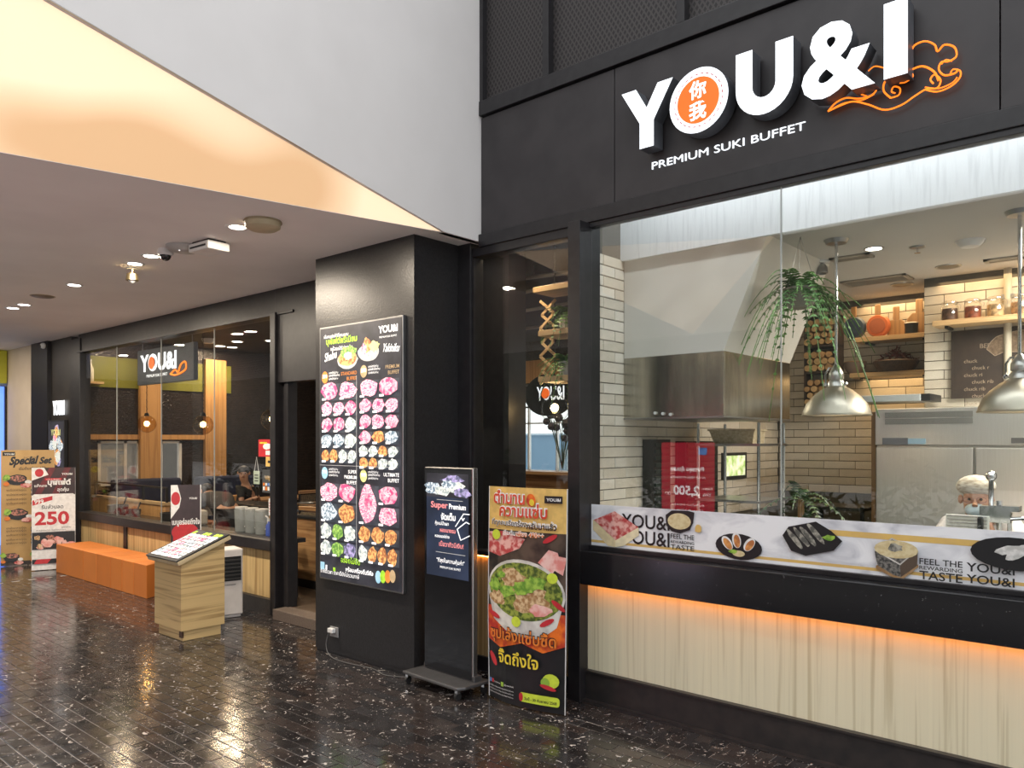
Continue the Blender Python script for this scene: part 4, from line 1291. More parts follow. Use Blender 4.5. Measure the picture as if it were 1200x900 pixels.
# ================================================================ KITCHEN SHELL
mb = MB(); mb.box(-3.45, XR, 4.8, 8.6, -.1, 0); struct('floor_kitchen', mb, mat('kitchen_floor', (.16, .15, .14), rough=.4))
KC = 3.35
mb = MB(); mb.box(-3.45, XR, 5.28, 8.6, KC, KC + .1); mb.box(-3.45, XR, 4.8, 5.3, 4.25, 4.3); struct('ceiling_kitchen', mb, mat('kitchen_ceiling_paint', (.58, .56, .53), (.55, .53, .50), 2, rough=.8), 'grey white kitchen ceiling behind the glass', 'ceiling')
BKM = mat('stained_white', (.80, .82, .83), (.70, .72, .73), 5, rough=.7, stretch=(9, 9, .6), lo=.3, hi=.5)
mb = MB(); mb.box(-3.45, XR, 5.27, 5.30, KC - .015, 4.25); struct('wall_bulkhead', mb, BKM, 'white stained bulkhead added in place of a bright window reflection', 'bulkhead')  # added surface, stands in for a bright reflection on the glass
area('bulkhead_fill_light', (-.6, 4.95, 4.2), .12, 80, (.93, .97, 1.0), (math.radians(25), 0, 0), sy=None).data.shape = 'RECTANGLE'  # unseen lamp added to whiten the bulkhead face
bs = bpy.data.objects['bulkhead_fill_light']; bs.data.size = 5.4; bs.data.size_y = .1
mb = MB(); mb.box(-3.55, -3.45, 4.80, 8.5, 0, 4.2); ws = struct('wall_kitchen_side', mb, GROUT, 'white brick tiled side wall of the kitchen', 'wall')
mb = MB(); mb.box(-3.45, -1.82, 8.4, 8.5, 0, KC); wk = struct('wall_kitchen_back', mb, GROUT, 'tiled back wall of the kitchen recess', 'wall')
mb = MB(); mb.box(-1.82, XR, 7.70, 8.5, 0, KC); wp = struct('wall_kitchen_pillar', mb, GROUT, 'white tiled wall above the steel fridge', 'wall')
mb = MB(); mb.box(XR, XR + .1, 4.7, 8.6, 0, 6.6); struct('wall_kitchen_right', mb, WHITEW)


def walltiles(parent, o, ux, L_, z0, z1, rz, tl=.32, th=.083, g=.006):
    full = {}
    ud = Vector(ux); r_ = 0; z = z0
    while z + th <= z1 + .002:
        s0 = -(tl / 2) if r_ % 2 else 0.0
        while s0 < L_ - .01:
            a, c = max(s0, 0), min(s0 + tl, L_)
            w_ = round(c - a, 4)
            if w_ > .03:
                k = R.randrange(3)
                if (w_, k) not in full:
                    e = .004; hx, hz = (w_ - g) / 2, (th - g) / 2
                    q = MB()
                    p = [(-hx, -hz), (hx, -hz), (hx, hz), (-hx, hz)]
                    i = q.add([(x, 0, y) for x, y in p]); j = q.add([(x, -.006, y) for x, y in p]); kk = q.add([(x - math.copysign(e, x), -.010, y - math.copysign(e, y)) for x, y in p])
                    for aa, bb in ((i, j), (j, kk)):
                        for t_ in range(4):
                            q.face((aa + t_, aa + (t_ + 1) % 4, bb + (t_ + 1) % 4, bb + t_))
                    q.face((kk, kk + 1, kk + 2, kk + 3))
                    full[(w_, k)] = q.mesh('tile', WALLTILE[k])
                t = bpy.data.objects.new('tile', full[(w_, k)]); COL.objects.link(t); t.parent = parent
                t.location = Vector(o) + ud * (a + w_ / 2) + Vector((0, 0, z + th / 2))
                t.rotation_euler = (R.gauss(0, .004), 0, rz + R.gauss(0, .003))
            s0 += tl
        z += th; r_ += 1


walltiles(ws, (-3.45, 4.86, 0), (0, 1, 0), 3.54, 1.19, 3.35, math.pi / 2)
walltiles(wk, (-3.43, 8.40, 0), (1, 0, 0), 1.60, 1.36, 3.35, 0)
walltiles(wp, (-1.82, 7.70, 0), (1, 0, 0), 1.28, 2.03, 3.35, 0)

# hood
hd = thing('extractor_hood', 'large plaster and steel extractor hood over the cooking line', 'extractor hood', (-3.0, 5.9, 2.08))
mb = MB()
mb.box(-3.435, -2.58, 5.30, 5.32, 2.08, 2.56); mb.box(-2.60, -2.58, 5.32, 6.54, 2.08, 2.56); mb.box(-3.435, -2.60, 6.52, 6.54, 2.08, 2.56); mb.box(-3.435, -2.60, 5.32, 6.52, 2.44, 2.46)
mb.build('steel_skirt', mat('hood_steel', (.50, .48, .42), (.38, .37, .33), 3, rough=.22, metal=1, stretch=(6, 6, .6)), hd, world=True, bevel=.003)
mb = MB(); mb.prism([(-3.435, 5.302, 2.56), (-2.58, 5.302, 2.56), (-2.25, 5.302, KC), (-3.435, 5.302, KC)], (0, 1.24, 0)); mb.build('plaster_canopy', mat('canopy_plaster', (.62, .60, .55), (.58, .56, .50), 2, rough=.7), hd, world=True)
mb = MB(); mb.box(-3.435, -2.575, 5.295, 6.545, 2.072, 2.085); mb.build('lip', STEELD, hd, world=True)
for k in range(3):
    c = ay(768 + 9 * k, 484 + .8 * k, 5.295)
    mb = MB(); mb.cyl(c, c + Vector((0, -.01, 0)), .012, n=10); mb.build('button', PLASTW, hd, world=True)

# pendants
pn = None
for (px, py), lab in (((980, 281), 'steel dome pendant lamp hanging left, beside the fern'), ((1195, 247), 'steel dome pendant lamp cut by the right edge of photo')):
    q = az(px, py, KC)
    if pn is None:
        pn = thing('pendant_lamp', lab, 'pendant lamp', q, group='pendant lamps over the kitchen pass')
        mb = MB(); mb.lathe([(0, -.03), (.07, -.028), (.085, 0)], 24); mb.build('canopy', STEELD, pn, smooth=True)
        mb = MB(); mb.cyl((0, 0, -.02), (0, 0, -.94), .011, n=10); mb.build('rod', CHROME, pn, smooth=True)
        mb = MB(); mb.lathe([(.014, -.90), (.034, -.93), (.05, -.96), (.052, -1.0), (.045, -1.01), (.058, -1.03), (.06, -1.06)], 20); mb.build('socket_cap', STEEL, pn, smooth=True)
        mb = MB(); mb.tube([(-.0, 0, -.93), (-.05, 0, -.92), (-.075, 0, -.96), (-.075, 0, -1.03)], .008, 6); mb.ball((-.075, 0, -1.04), .018, 8); mb.ball((.065, 0, -1.04), .014, 8); mb.build('bracket', CHROME, pn, smooth=True)
        mb = MB(); mb.lathe([(.058, -1.055), (.11, -1.085), (.165, -1.13), (.205, -1.18), (.228, -1.235), (.232, -1.255), (.237, -1.258), (.237, -1.268), (.226, -1.262), (.215, -1.225), (.19, -1.178), (.15, -1.135), (.10, -1.10), (.03, -1.08)], 40)
        mb.build('shade', mat('pendant_steel', (.50, .46, .38), (.42, .39, .32), 4, rough=.42, metal=1), pn, smooth=True)
        mb = MB(); mb.ball((0, 0, -1.17), .045, 14); mb.build('bulb', BULB, pn, smooth=True)
        point('pendant_bulb', (0, 0, -1.2), 9, (1, .75, .45), .05, pn)
    else:
        pn2 = dup(pn, q, lab)

# ceiling fittings in the kitchen
def disc(name, label, cat, px, py, prof, m, Z=KC, parts=None):
    q = az(px, py, Z)
    t = thing(name, label, cat, q)
    mb = MB(); mb.lathe(prof, 20); mb.build('body', m, t, smooth=True)
    return t


t = disc('kitchen_downlight', 'lit round downlight right of the left pendant rod', 'downlight', 1024, 291, [(.058, 0), (.058, -.006), (.07, -.008), (.072, 0)], STEELD)
mb = MB(); mb.cyl((0, 0, -.001), (0, 0, -.004), .058, n=20); mb.build('lens', LAMPW, t)
t = disc('sprinkler_head', 'small sprinkler head on the kitchen ceiling', 'sprinkler', 1075, 289, [(0, -.012), (.05, -.01), (.055, 0)], STEELD)
mb = MB(); mb.cyl((0, 0, -.01), (0, 0, -.045), .008, n=8); mb.cyl((0, 0, -.045), (0, 0, -.048), .022, n=12); mb.build('nozzle', CHROME, t)
t = disc('ceiling_detector', 'white round detector between the two kitchen pendants', 'detector', 1137, 282, [(0, -.05), (.06, -.045), (.085, -.02), (.09, 0)], PLASTW)
mb = MB(); mb.lathe([(.09, -.001), (.098, -.008), (.1, 0)], 20); mb.build('rim', PLASTW, t)
t = disc('ceiling_spotlight', 'dark spotlight on the kitchen ceiling near the fern', 'spotlight', 963, 306, [(0, -.02), (.06, -.018), (.065, 0)], PLASTW)
mb = MB(); mb.lathe([(.02, -.02), (.045, -.05), (.05, -.10), (.035, -.105)], 16); mb.build('head', STEELD, t, smooth=True)
for (px, py), lab in (((1057, 333), 'dark round ceiling vent next to the square diffuser'), ((1111, 312), 'dark round ceiling vent above the jar shelf')):
    t = disc('round_vent', lab, 'vent', px, py, [(.08, -.004), (.095, -.008), (.1, 0)], STEELD)
    mb = MB(); mb.cyl((0, 0, -.001), (0, 0, -.003), .085, n=20); mb.build('opening', PLASTK, t)
for (px, py), wd, lab in (((1027, 328), .55, 'square air diffuser with slats in the kitchen ceiling'), ((998, 301), .30, 'small grey ceiling vent by the left pendant rod'), ((1176, 303), .26, 'small dark slot vent above the jars')):
    q = az(px, py, KC)
    t = thing('air_vent', lab, 'vent', q)
    dd = wd * .5
    mb = MB()
    for a, c, e, f in ((-wd / 2, wd / 2, -dd / 2, -dd / 2 + .03), (-wd / 2, wd / 2, dd / 2 - .03, dd / 2), (-wd / 2, -wd / 2 + .03, -dd / 2, dd / 2), (wd / 2 - .03, wd / 2, -dd / 2, dd / 2)):
        mb.box(a, c, e, f, -.015, 0)
    mb.build('frame', mat('vent_grey', (.40, .36, .30)), t)
    mb = MB(); mb.box(-wd / 2, wd / 2, -dd / 2, dd / 2, -.003, -.001); mb.build('opening', PLASTK, t)
    for k in range(5):
        y = -dd / 2 + dd * (k + 1) / 6
        mb = MB(); mb.box(-wd / 2 + .03, wd / 2 - .03, y - .006, y + .006, -.012, -.004); mb.build('slat', MATS['vent_grey'], t)

# shelves in recess and on the pillar
def shelf(name, label, x0, x1, y0, y1, z, m=SHELFW, th=.045):
    t = thing(name, label, 'shelf', (x0, y0, z - th))
    mb = MB(); mb.box(x0, x1, y0, y1, z - th, z); mb.build('board', m, t, world=True, bevel=.004)
    mb = MB()
    for x in (x0 + .1, x1 - .1):
        mb.box(x - .015, x + .015, y0 + .05, y1, z - th - .02, z - th)
    mb.build('bracket', PLASTK, t, world=True)
    return t


zA = ay(1040, 394, 8.2).z; zB = ay(1040, 436, 8.2).z; zJ = ay(1140, 374, 7.55).z
shelf('recess_shelf', 'upper wooden shelf in the tiled recess with pans', -2.55, -1.83, 8.12, 8.39, zA)
shelf('recess_shelf', 'lower wooden shelf in the tiled recess under the basket', -2.60, -1.83, 8.12, 8.39, zB)
shelf('jar_shelf', 'wooden shelf on tiled wall carrying glass jars', ay(1094, 378, 7.5).x, -.3, 7.45, 7.69, zJ)
for kx, lab, px in ((0, 'round blue pan hung by wooden handle on the recess shelf', 1001), (1, 'round orange pan with wooden handle on the recess shelf', 1029)):
    q = ay(px, 400, 8.25)
    t = thing('round_pan', lab, 'pan', (q.x, 8.22, zA + .0), group='pans on the recess shelf')
    mb = MB(); mb.cyl((0, 0, .115), (0, .04, .118), .10, .115, n=24); mb.build('bowl', mat('pan_%d' % kx, ((.05, .08, .12), (.50, .14, .05))[kx], rough=.35), t, smooth=True)
    mb = MB(); mb.cyl((0, -.006, .115), (0, 0, .115), .075, n=24); mb.build('inner', mat('pan_in_%d' % kx, ((.03, .05, .09), (.30, .09, .04))[kx], rough=.4), t)
    mb = MB(); mb.box(-.028, .028, .01, .03, .21, .33); mb.build('handle', wood('handle_wood', (.30, .17, .07), (.18, .10, .04), 'Z', 30), t, bevel=.01)
for px, lab, w_, h_, nk in ((1050, 'small wooden paddle board on the recess shelf', .17, .17, .06), (1077, 'large wooden chopping board in the shelf corner', .22, .22, .065)):
    q = ay(px, 400, 8.3)
    t = thing('chopping_board', lab, 'chopping board', (min(q.x, -1.95), 8.30, zA), group='boards on the recess shelf')
    mb = MB(); mb.prism([(-w_ / 2, 0, 0), (w_ / 2, 0, 0), (w_ / 2, 0, h_ * .75), (w_ * .28, 0, h_), (-w_ * .28, 0, h_), (-w_ / 2, 0, h_ * .75)], (0, .02, 0)); mb.build('blade', MATS['handle_wood'], t, bevel=.008)
    mb = MB(); mb.box(-nk / 2, nk / 2, 0, .02, h_ - .01, h_ + .13); mb.build('handle', MATS['handle_wood'], t, bevel=.008)
q = ay(1068, 390, 8.2)
t = thing('dark_pot', 'small dark pot standing between the chopping boards', 'pot', (q.x, 8.2, zA))
mb = MB(); mb.lathe([(0, 0), (.055, 0), (.06, .10), (.05, .10), (.045, .02)], 20); mb.build('body', PLASTK, t, smooth=True)
mb = MB(); mb.lathe([(.06, .10), (.066, .105), (.06, .112)], 20); mb.build('rim', STEELD, t, smooth=True)
q = ay(1050, 425, 8.25)
t = thing('dried_chili_basket', 'dark woven basket piled with dried chilies on lower shelf', 'basket', (q.x, 8.25, zB))
mb = MB(); mb.lathe([(0, 0), (.15, 0), (.21, .10), (.20, .11), (.14, .02)], 20); mb.build('basket', mat('dark_wicker', (.09, .05, .03), (.05, .03, .02), 60, bump=.4), t, smooth=True)
mb = MB()
for k in range(60):
    a, r_ = R.uniform(0, 6.28), R.uniform(0, .19); z = .06 + .12 * (1 - r_ / .2) + R.uniform(0, .05)
    c = Vector((r_ * math.cos(a), r_ * math.sin(a) * .6, z)); d_ = Vector((R.uniform(-1, 1), R.uniform(-1, 1), R.uniform(-.6, .8))).normalized() * .055
    mb.cyl(c - d_, c + d_, .008, .002, 5)
o = mb.build('chilies', mat('dried_chili', (.16, .03, .02), (.07, .02, .015), 30), t); o['kind'] = 'stuff'
q = ay(1002, 425, 8.25)
t = thing('clay_bowl', 'grey clay bowl with rim on lower recess shelf', 'bowl', (q.x, 8.25, zB))
mb = MB(); mb.lathe([(0, 0), (.06, 0), (.10, .06), (.11, .12), (.10, .12), (.05, .02)], 20); mb.build('body', mat('clay', (.24, .18, .15), rough=.6), t, smooth=True)
mb = MB(); mb.lathe([(.104, .115), (.114, .12), (.104, .126)], 20); mb.build('rim', MATS['handle_wood'], t, smooth=True)
# jars
jc = [mat('jar_fill_%s' % n, c, tuple(x * .4 for x in c), 30, lo=.4, hi=.6) for n, c in (('dark', (.10, .05, .03)), ('chili', (.26, .07, .03)), ('garlic', (.55, .40, .22)), ('shallot', (.45, .27, .14)))]
for px, k, lab in ((1113, 0, 'clip top jar of dark spice, leftmost on the shelf'), (1140, 1, 'clip top jar of red chili, second on the shelf'), (1167, 2, 'clip top jar of garlic, third on the shelf'), (1195, 3, 'clip top jar of shallots beside the pendant rod')):
    q = ay(px, 370, 7.56)
    t = thing('glass_jar', lab, 'jar', (q.x, 7.56, zJ), group='clip top jars')
    mb = MB(); mb.lathe([(0, .002), (.062, .004), (.068, .02), (.068, .12), (.055, .14), (.055, .155)], 20); mb.build('glass', CLEAR, t, smooth=True)
    mb = MB(); mb.lathe([(0, .008), (.058, .010), (.062, .025), (.062, .105), (0, .11)], 16); mb.build('contents', jc[k], t, smooth=True)
    mb = MB(); mb.lathe([(.058, .150), (.064, .153), (.064, .163), (.05, .172), (0, .174)], 20); mb.build('lid', CLEAR, t, smooth=True)
    mb = MB(); mb.tube([(.06 * math.cos(a), .06 * math.sin(a), .148) for a in [6.2832 * i / 16 for i in range(17)]], .003, 4); mb.tube([(.06, 0, .148), (.085, 0, .13), (.08, 0, .10)], .003, 4); mb.build('clip', STEELD, t)
mb = MB(); c = ay(1181, 340, 7.66); mb.cyl((c.x, 7.66, 2.2), (c.x, 7.66, KC), .03, n=12)
t = thing('wall_pipe', 'pale vertical pipe on the tiled wall behind jars', 'pipe', (c.x, 7.66, 2.2)); mb.build('pipe', mat('pipe_cream', (.5, .45, .35)), t, world=True, smooth=True)
mb = MB(); mb.box(c.x - .045, c.x + .045, 7.64, 7.69, 3.1, 3.13); mb.build('clamp', STEELD, t, world=True)
# chalkboard
a_, b_ = ay(1115, 470, 7.67), ay(1200, 378, 7.67)
cw, chh = .95, a_.z
t = thing('chalkboard', 'dark brown butcher chart chalkboard above the steel fridge', 'chalkboard', (a_.x, 7.655, a_.z + .02))
hB = zJ - .10 - a_.z
mb = MB(); mb.box(0, cw, 0, .02, 0, hB); mb.build('board', mat('slate_brown', (.045, .030, .022), (.028, .020, .016), 6, rough=.6), t)
CHK = mat('chalk', (.38, .30, .22), (.25, .19, .14), 60, rough=.9)
txt("BEEF CUTS CHART", t, CHK, .22, hB - .16, w=.45, y=-.001)
for i in range(9):
    txt('chuck rib loin'[:6 + i % 7], t, CHK, .10 + .06 * (i % 2), hB - .28 - i * .06, h=.03, y=-.001)
cow = [(.30, .42), (.27, .36), (.33, .30), (.40, .33), (.52, .32), (.62, .33), (.66, .28), (.68, .15), (.70, .15), (.70, .30), (.74, .42), (.70, .50), (.50, .50), (.40, .48), (.34, .46)]
mb = MB(); mb.poly([(x, -.0012, z + .05) for x, z in cow]); mb.build('cow_drawing', mat('chalk_fill', (.20, .14, .09), (.11, .075, .05), 40, rough=.9), t)
mb = MB(); mb.tube([(x, -.002, z + .05) for x, z in cow + cow[:1]], .003, 4); mb.build('cow_outline', CHK, t)
# wood log rack
lx = ay(969, 420, 8.25)
t = thing('log_rack', 'dark rack of small cut logs beside the recess shelves', 'log rack', (lx.x - .04, 8.25, 2.25))
mb = MB()
for x in (-.16, .15):
    mb.box(x, x + .02, -.1, .12, 0, .95)
for z in (0, .35, .62, .93):
    mb.box(-.16, .17, -.1, .12, z, z + .02)
mb.build('frame', mat('dark_timber', (.05, .03, .02)), t)
LOG = [mat('log_end_%s' % n, c, tuple(x * .75 for x in c), 30) for n, c in (('pale', (.62, .42, .20)), ('tan', (.50, .31, .14)))]
for s_, (z0, nrow) in enumerate(((.02, 4), (.37, 3), (.64, 4))):
    for j in range(nrow):
        for i in range(4):
            r_ = R.uniform(.028, .037)
            c = Vector((-.115 + i * .073 + (.03 if j % 2 else 0) - .01, -.11 + R.uniform(-.01, .01), z0 + .037 + j * .066))
            mb = MB(); mb.cyl(c, c + Vector((0, .2, 0)), r_, n=10); mb.build('log', LOG[R.randrange(2)], t)

# fridge
fx0 = ay(1021, 560, 6.9).x; fxg = ay(1141.5, 560, 6.9).x
fw = (fxg - ay(1027, 560, 6.9).x) * 2
ZF = ay(1030, 479, 6.9).z
t = thing('steel_fridge', 'tall double door stainless steel fridge behind the chef', 'fridge', (fxg, 7.2, 0))
xL, xRt = fx0 + .03, fx0 + .03 + fw
mb = MB(); mb.box(xL, xRt, 6.94, 7.66, .08, ZF); mb.build('cabinet', FRSTEEL, t, world=True, bevel=.006)
mb = MB(); mb.box(fx0 - .005, fx0 + .03, 6.92, 7.6, 0, ZF - .03); mb.build('side_panel', mat('brown_side', (.20, .11, .04)), t, world=True)
zd = ay(1080, 524.5, 6.9).z
for a, c in ((xL + .005, fxg - .008), (fxg + .008, xRt - .005)):
    mb = MB(); mb.box(a, c, 6.90, 6.94, .14, zd); d_ = mb.build('door', FRSTEEL, t, world=True, bevel=.008)
    mb = MB(); mb.box(fxg + (-.055 if a < fxg - .1 else .03), fxg + (-.03 if a < fxg - .1 else .055), 6.885, 6.90, .9, 1.3); o = mb.build('handle', STEELD, d_)
    for v in o.data.vertices:
        v.co -= t.location
mb = MB(); mb.box(xL, xRt, 6.905, 6.94, zd + .02, ZF - .005); mb.build('top_fascia', FRSTEEL, t, world=True, bevel=.004)
VENT = perforated('vent_mesh', (.30, .30, .28), (.01, .01, .01), 45, 45)
for y0, y1 in ((485.5, 490), (492, 497.5)):
    a_, b_ = ay(1037, y1, 6.9), ay(1140, y0, 6.9)
    mb = MB(); mb.box(a_.x, b_.x, 6.902, 6.906, a_.z, a_.z + .045); mb.build('vent_grille', VENT, t, world=True)
a_, b_ = ay(1034, 521, 6.9), ay(1064, 514, 6.9)
mb = MB(); mb.box(a_.x, b_.x, 6.898, 6.906, a_.z, a_.z + .055); mb.build('control_panel', mat('control_grey', (.14, .15, .17)), t, world=True)
mb = MB(); mb.box(b_.x, b_.x + .13, 6.898, 6.906, a_.z + .005, a_.z + .05); mb.build('control_display', mat('display_blue', (.30, .45, .55), emit=.15), t, world=True)
a_ = ay(1185, 517, 6.9); mb = MB(); mb.box(a_.x, a_.x + .11, 6.898, 6.906, a_.z - .015, a_.z + .025); mb.build('badge', mat('badge_grey', (.12, .12, .12)), t, world=True)
# box on top of the fridge / steel shelf
a_, b_ = ay(1010, 472, 7.3), ay(1073, 462, 7.3)
t = thing('steel_wall_shelf', 'pale steel box shelf between fridge and tiled recess', 'shelf', (a_.x, 7.3, a_.z))
mb = MB(); mb.box(a_.x, b_.x + .05, 7.25, 7.65, a_.z, b_.z); mb.build('body', mat('pale_steel', (.55, .60, .62), rough=.4, metal=.3), t, world=True, bevel=.005)
mb = MB(); mb.box(b_.x + .05, b_.x + .12, 7.26, 7.65, a_.z, b_.z); mb.build('end_cap', PLASTK, t, world=True)

# worktop, pot rack
t = thing('kitchen_worktop', 'steel kitchen worktop just behind the window sticker', 'worktop', (-1, 5.2, 0))
mb = MB(); mb.box(-3.40, XR - .05, 4.84, 5.50, .86, .90); mb.build('top', STEEL, t, world=True, bevel=.004)
mb = MB(); mb.box(-3.40, XR - .05, 4.86, 5.48, .12, .86); mb.build('cabinet', STEELD, t, world=True)
a_, b_ = ay(945, 650, 7.6), ay(1018, 596, 7.6)
t = thing('pot_rack', 'dark open rack of pots left of the steel fridge', 'rack', ((a_.x + b_.x) / 2, 7.6, 0))
mb = MB()
for x in (a_.x, b_.x - .03):
    for y in (7.45, 7.95):
        mb.box(x, x + .03, y, y + .03, 0, b_.z + .02)
mb.build('post', PLASTK, t, world=True)
for z in (.35, a_.z - .08, b_.z - .02):
    mb = MB(); mb.box(a_.x, b_.x, 7.44, 7.98, z, z + .03); mb.build('shelf_board', mat('rack_black', (.03, .028, .025)), t, world=True)
for i, (fx_, lab) in enumerate(((.15, 'steel stockpot, leftmost on the dark pot rack'), (.5, 'steel stockpot in the middle of the dark pot rack'), (.85, 'steel stockpot, rightmost on the dark pot rack'))):
    x = a_.x + (b_.x - a_.x) * fx_
    p = thing('stockpot', lab, 'pot', (x, 7.65, a_.z - .05), group='pots on the dark rack')
    mb = MB(); mb.lathe([(0, 0), (.08, 0), (.085, .01), (.085, .13), (.078, .13), (.074, .02)], 20); mb.build('body', STEEL, p, smooth=True)
    mb = MB(); mb.tube([(.082, 0, .10), (.105, 0, .10)], .01, 6); mb.tube([(-.082, 0, .10), (-.105, 0, .10)], .01, 6); mb.build('handle', STEELD, p)

# dark louvred units (added for dark strips in the glass), rack, basket
for (p0, p1, top), lab in (((757, 777, 515), 'narrow black louvred box added for a dark strip in the glass'), ((795, 833, 517), 'wider black louvred box added for a dark strip under the hood')):
    a_, b_ = ax(p0, top, -3.40), ax(p1, top, -3.40)
    t = thing('louvred_box', lab, 'cabinet', (-3.3, (a_.y + b_.y) / 2, 0), group='added black louvred boxes')
    mb = MB(); mb.box(-3.43, -3.33, a_.y, b_.y, 0, a_.z); mb.build('body', PLASTK, t, world=True)
    for k in range(12):
        z = a_.z - .06 - k * .055
        mb = MB(); mb.box(-3.33, -3.318, a_.y + .02, b_.y - .02, z, z + .03); mb.build('louvre', mat('black_louvre', (.03, .04, .035), rough=.3), t, world=True)
t = thing('steel_rack', 'slim steel rack standing under the hood', 'rack', (-2.9, 6.3, 0))
mb = MB()
for x, y in ((-3.15, 6.0), (-2.62, 6.0), (-3.15, 6.5), (-2.62, 6.5)):
    mb.cyl((x, y, 0), (x, y, 2.05), .014, n=8)
mb.build('post', CHROME, t, world=True, smooth=True)
for z in (.9, 1.4, 1.86):
    mb = MB(); mb.box(-3.17, -2.60, 5.98, 6.52, z, z + .02); mb.build('shelf_board', STEELD, t, world=True)
q = ay(862, 522, 6.15)
t = thing('wicker_basket', 'pale woven basket on the steel rack under hood', 'basket', (q.x, 6.2, 1.88))
mb = MB(); mb.prism([(-.17, -.1, 0), (.17, -.1, 0), (.20, -.13, .11), (-.20, -.13, .11)], (0, .22, 0)); mb.build('basket', mat('pale_wicker', (.62, .52, .36), (.45, .36, .22), 50, bump=.3), t)
mb = MB(); mb.box(-.21, .21, -.14, .10, .105, .12); mb.build('rim', MATS['pale_wicker'], t)
a_, b_ = ax(845, 562, -3.44), ax(873, 530, -3.44)
t = thing('pass_window', 'small bright lit hatch in the tiled side wall', 'hatch', (-3.44, a_.y, a_.z))
mb = MB(); mb.box(-3.44, -3.42, a_.y, b_.y, a_.z, b_.z); mb.build('frame', PLASTK, t, world=True)
mb = MB(); mb.box(-3.42, -3.415, a_.y + .05, b_.y - .05, a_.z + .03, b_.z - .03); mb.build('lit_pane', mat('hatch_light', (.85, .85, .65), (.35, .5, .12), 14, emit=.9), t, world=True)


# plants ---------------------------------------------------------
def frond(L_, droop, wid, m, name, parent, az_, el, base, n=12):
    mb = MB()
    d = Vector((math.cos(az_), math.sin(az_), 0)); s_ = Vector((-d.y, d.x, 0))
    pts = []
    for k in range(n + 1):
        t_ = k / n
        pts.append(Vector(base) + d * (L_ * math.cos(el) * t_) + Vector((0, 0, L_ * (math.sin(el) * t_ - droop * t_ * t_))))
    mb.tube(pts, .003, 3)
    for k in range(1, n + 1):
        t_ = k / n
        w_ = wid * math.sin(math.pi * min(1, .15 + .85 * t_)) ** .6 * (1.05 - t_ * .75)
        tang = (pts[k] - pts[k - 1]).normalized()
        lw_ = L_ / n * .42
        for sg_ in (-1, 1):
            tip = pts[k] + s_ * sg_ * w_ + tang * w_ * .35 + Vector((0, 0, -w_ * .25))
            mb.poly([pts[k] - tang * lw_ * .5, pts[k] + s_ * sg_ * w_ * .5 - tang * lw_ * .2, tip, pts[k] + s_ * sg_ * w_ * .5 + tang * lw_, pts[k] + tang * lw_ * .6])
    return mb.build(name, m, parent)


hf = thing('reflected_fern', 'hanging fern beside the plaster hood, standing in for reflected greenery', 'fern', ay(938, 338, 5.52))  # plant placed indoors to imitate greenery reflected in the glass
mb = MB(); mb.lathe([(0, -.14), (.08, -.14), (.12, 0), (.11, 0), (.07, -.12)], 18); mb.build('basket', mat('fern_pot', (.30, .28, .22)), hf, smooth=True)
mb = MB(); hz = KC - hf.location.z
for k in range(3):
    a = 2.1 * k; mb.tube([(.11 * math.cos(a), .11 * math.sin(a), 0), (0, 0, hz)], .002, 3)
mb.build('hanger', STEELD, hf)
for k in range(64):
    a = 2 * math.pi * k / 64 + R.uniform(-.1, .1)
    frond(R.uniform(.32, .60), R.uniform(.6, 1.9), .05, LEAF, 'frond', hf, a, R.uniform(.1, 1.2), (0, 0, -.02), 14)
pp = thing('reflected_palm', 'dark leaved palm low in the kitchen window, standing in for reflected leaves', 'palm', (-2.30, 6.05, .0))  # indoor plant added to imitate leaves mirrored in the window
mb = MB(); mb.lathe([(0, 0), (.12, 0), (.16, .28), (.15, .28), (.11, .03)], 20); mb.build('pot', mat('palm_pot', (.08, .07, .06)), pp, smooth=True)
mb = MB(); mb.cyl((0, 0, .2), (.0, 0, 1.45), .03, .025, 8); mb.build('trunk', MATS['handle_wood'], pp, smooth=True)
for k in range(34):
    a = 2 * math.pi * k / 34 + R.uniform(-.15, .15)
    frond(R.uniform(.32, .5), R.uniform(.5, 1.3), .07, LEAFD, 'frond', pp, a, R.uniform(.2, 1.3), (0, 0, 1.45 - .25 * (k % 3)), 11)


# people ---------------------------------------------------------
def skin(name, chains, m, parent, sub=2, root_first=True):
    """chains: list of lists of (point, radius); equal points are merged into one joint"""
    vs, rs, es, idx = [], [], [], {}
    for ch in chains:
        prev = None
        for p, r_ in ch:
            key = tuple(round(c, 4) for c in p)
            if key not in idx:
                idx[key] = len(vs); vs.append(p); rs.append(r_)
            i = idx[key]
            if prev is not None and (prev, i) not in es and (i, prev) not in es:
                es.append((prev, i))
            prev = i
    me = bpy.data.meshes.new(name)
    me.from_pydata(vs, es, [])
    me.materials.append(m)
    o = bpy.data.objects.new(name, me); COL.objects.link(o); o.parent = parent
    sm = o.modifiers.new('skin', 'SKIN'); sm.use_smooth_shade = True
    if not me.skin_vertices:
        me.attributes.new  # skin layer is made by the modifier
    sl = me.skin_vertices[0].data
    for i, r_ in enumerate(rs):
        rr = r_ if isinstance(r_, tuple) else (r_, r_)
        sl[i].radius = rr
    sl[0].use_root = True
    sb = o.modifiers.new('subsurf', 'SUBSURF'); sb.levels = sub; sb.render_levels = sub
    return o


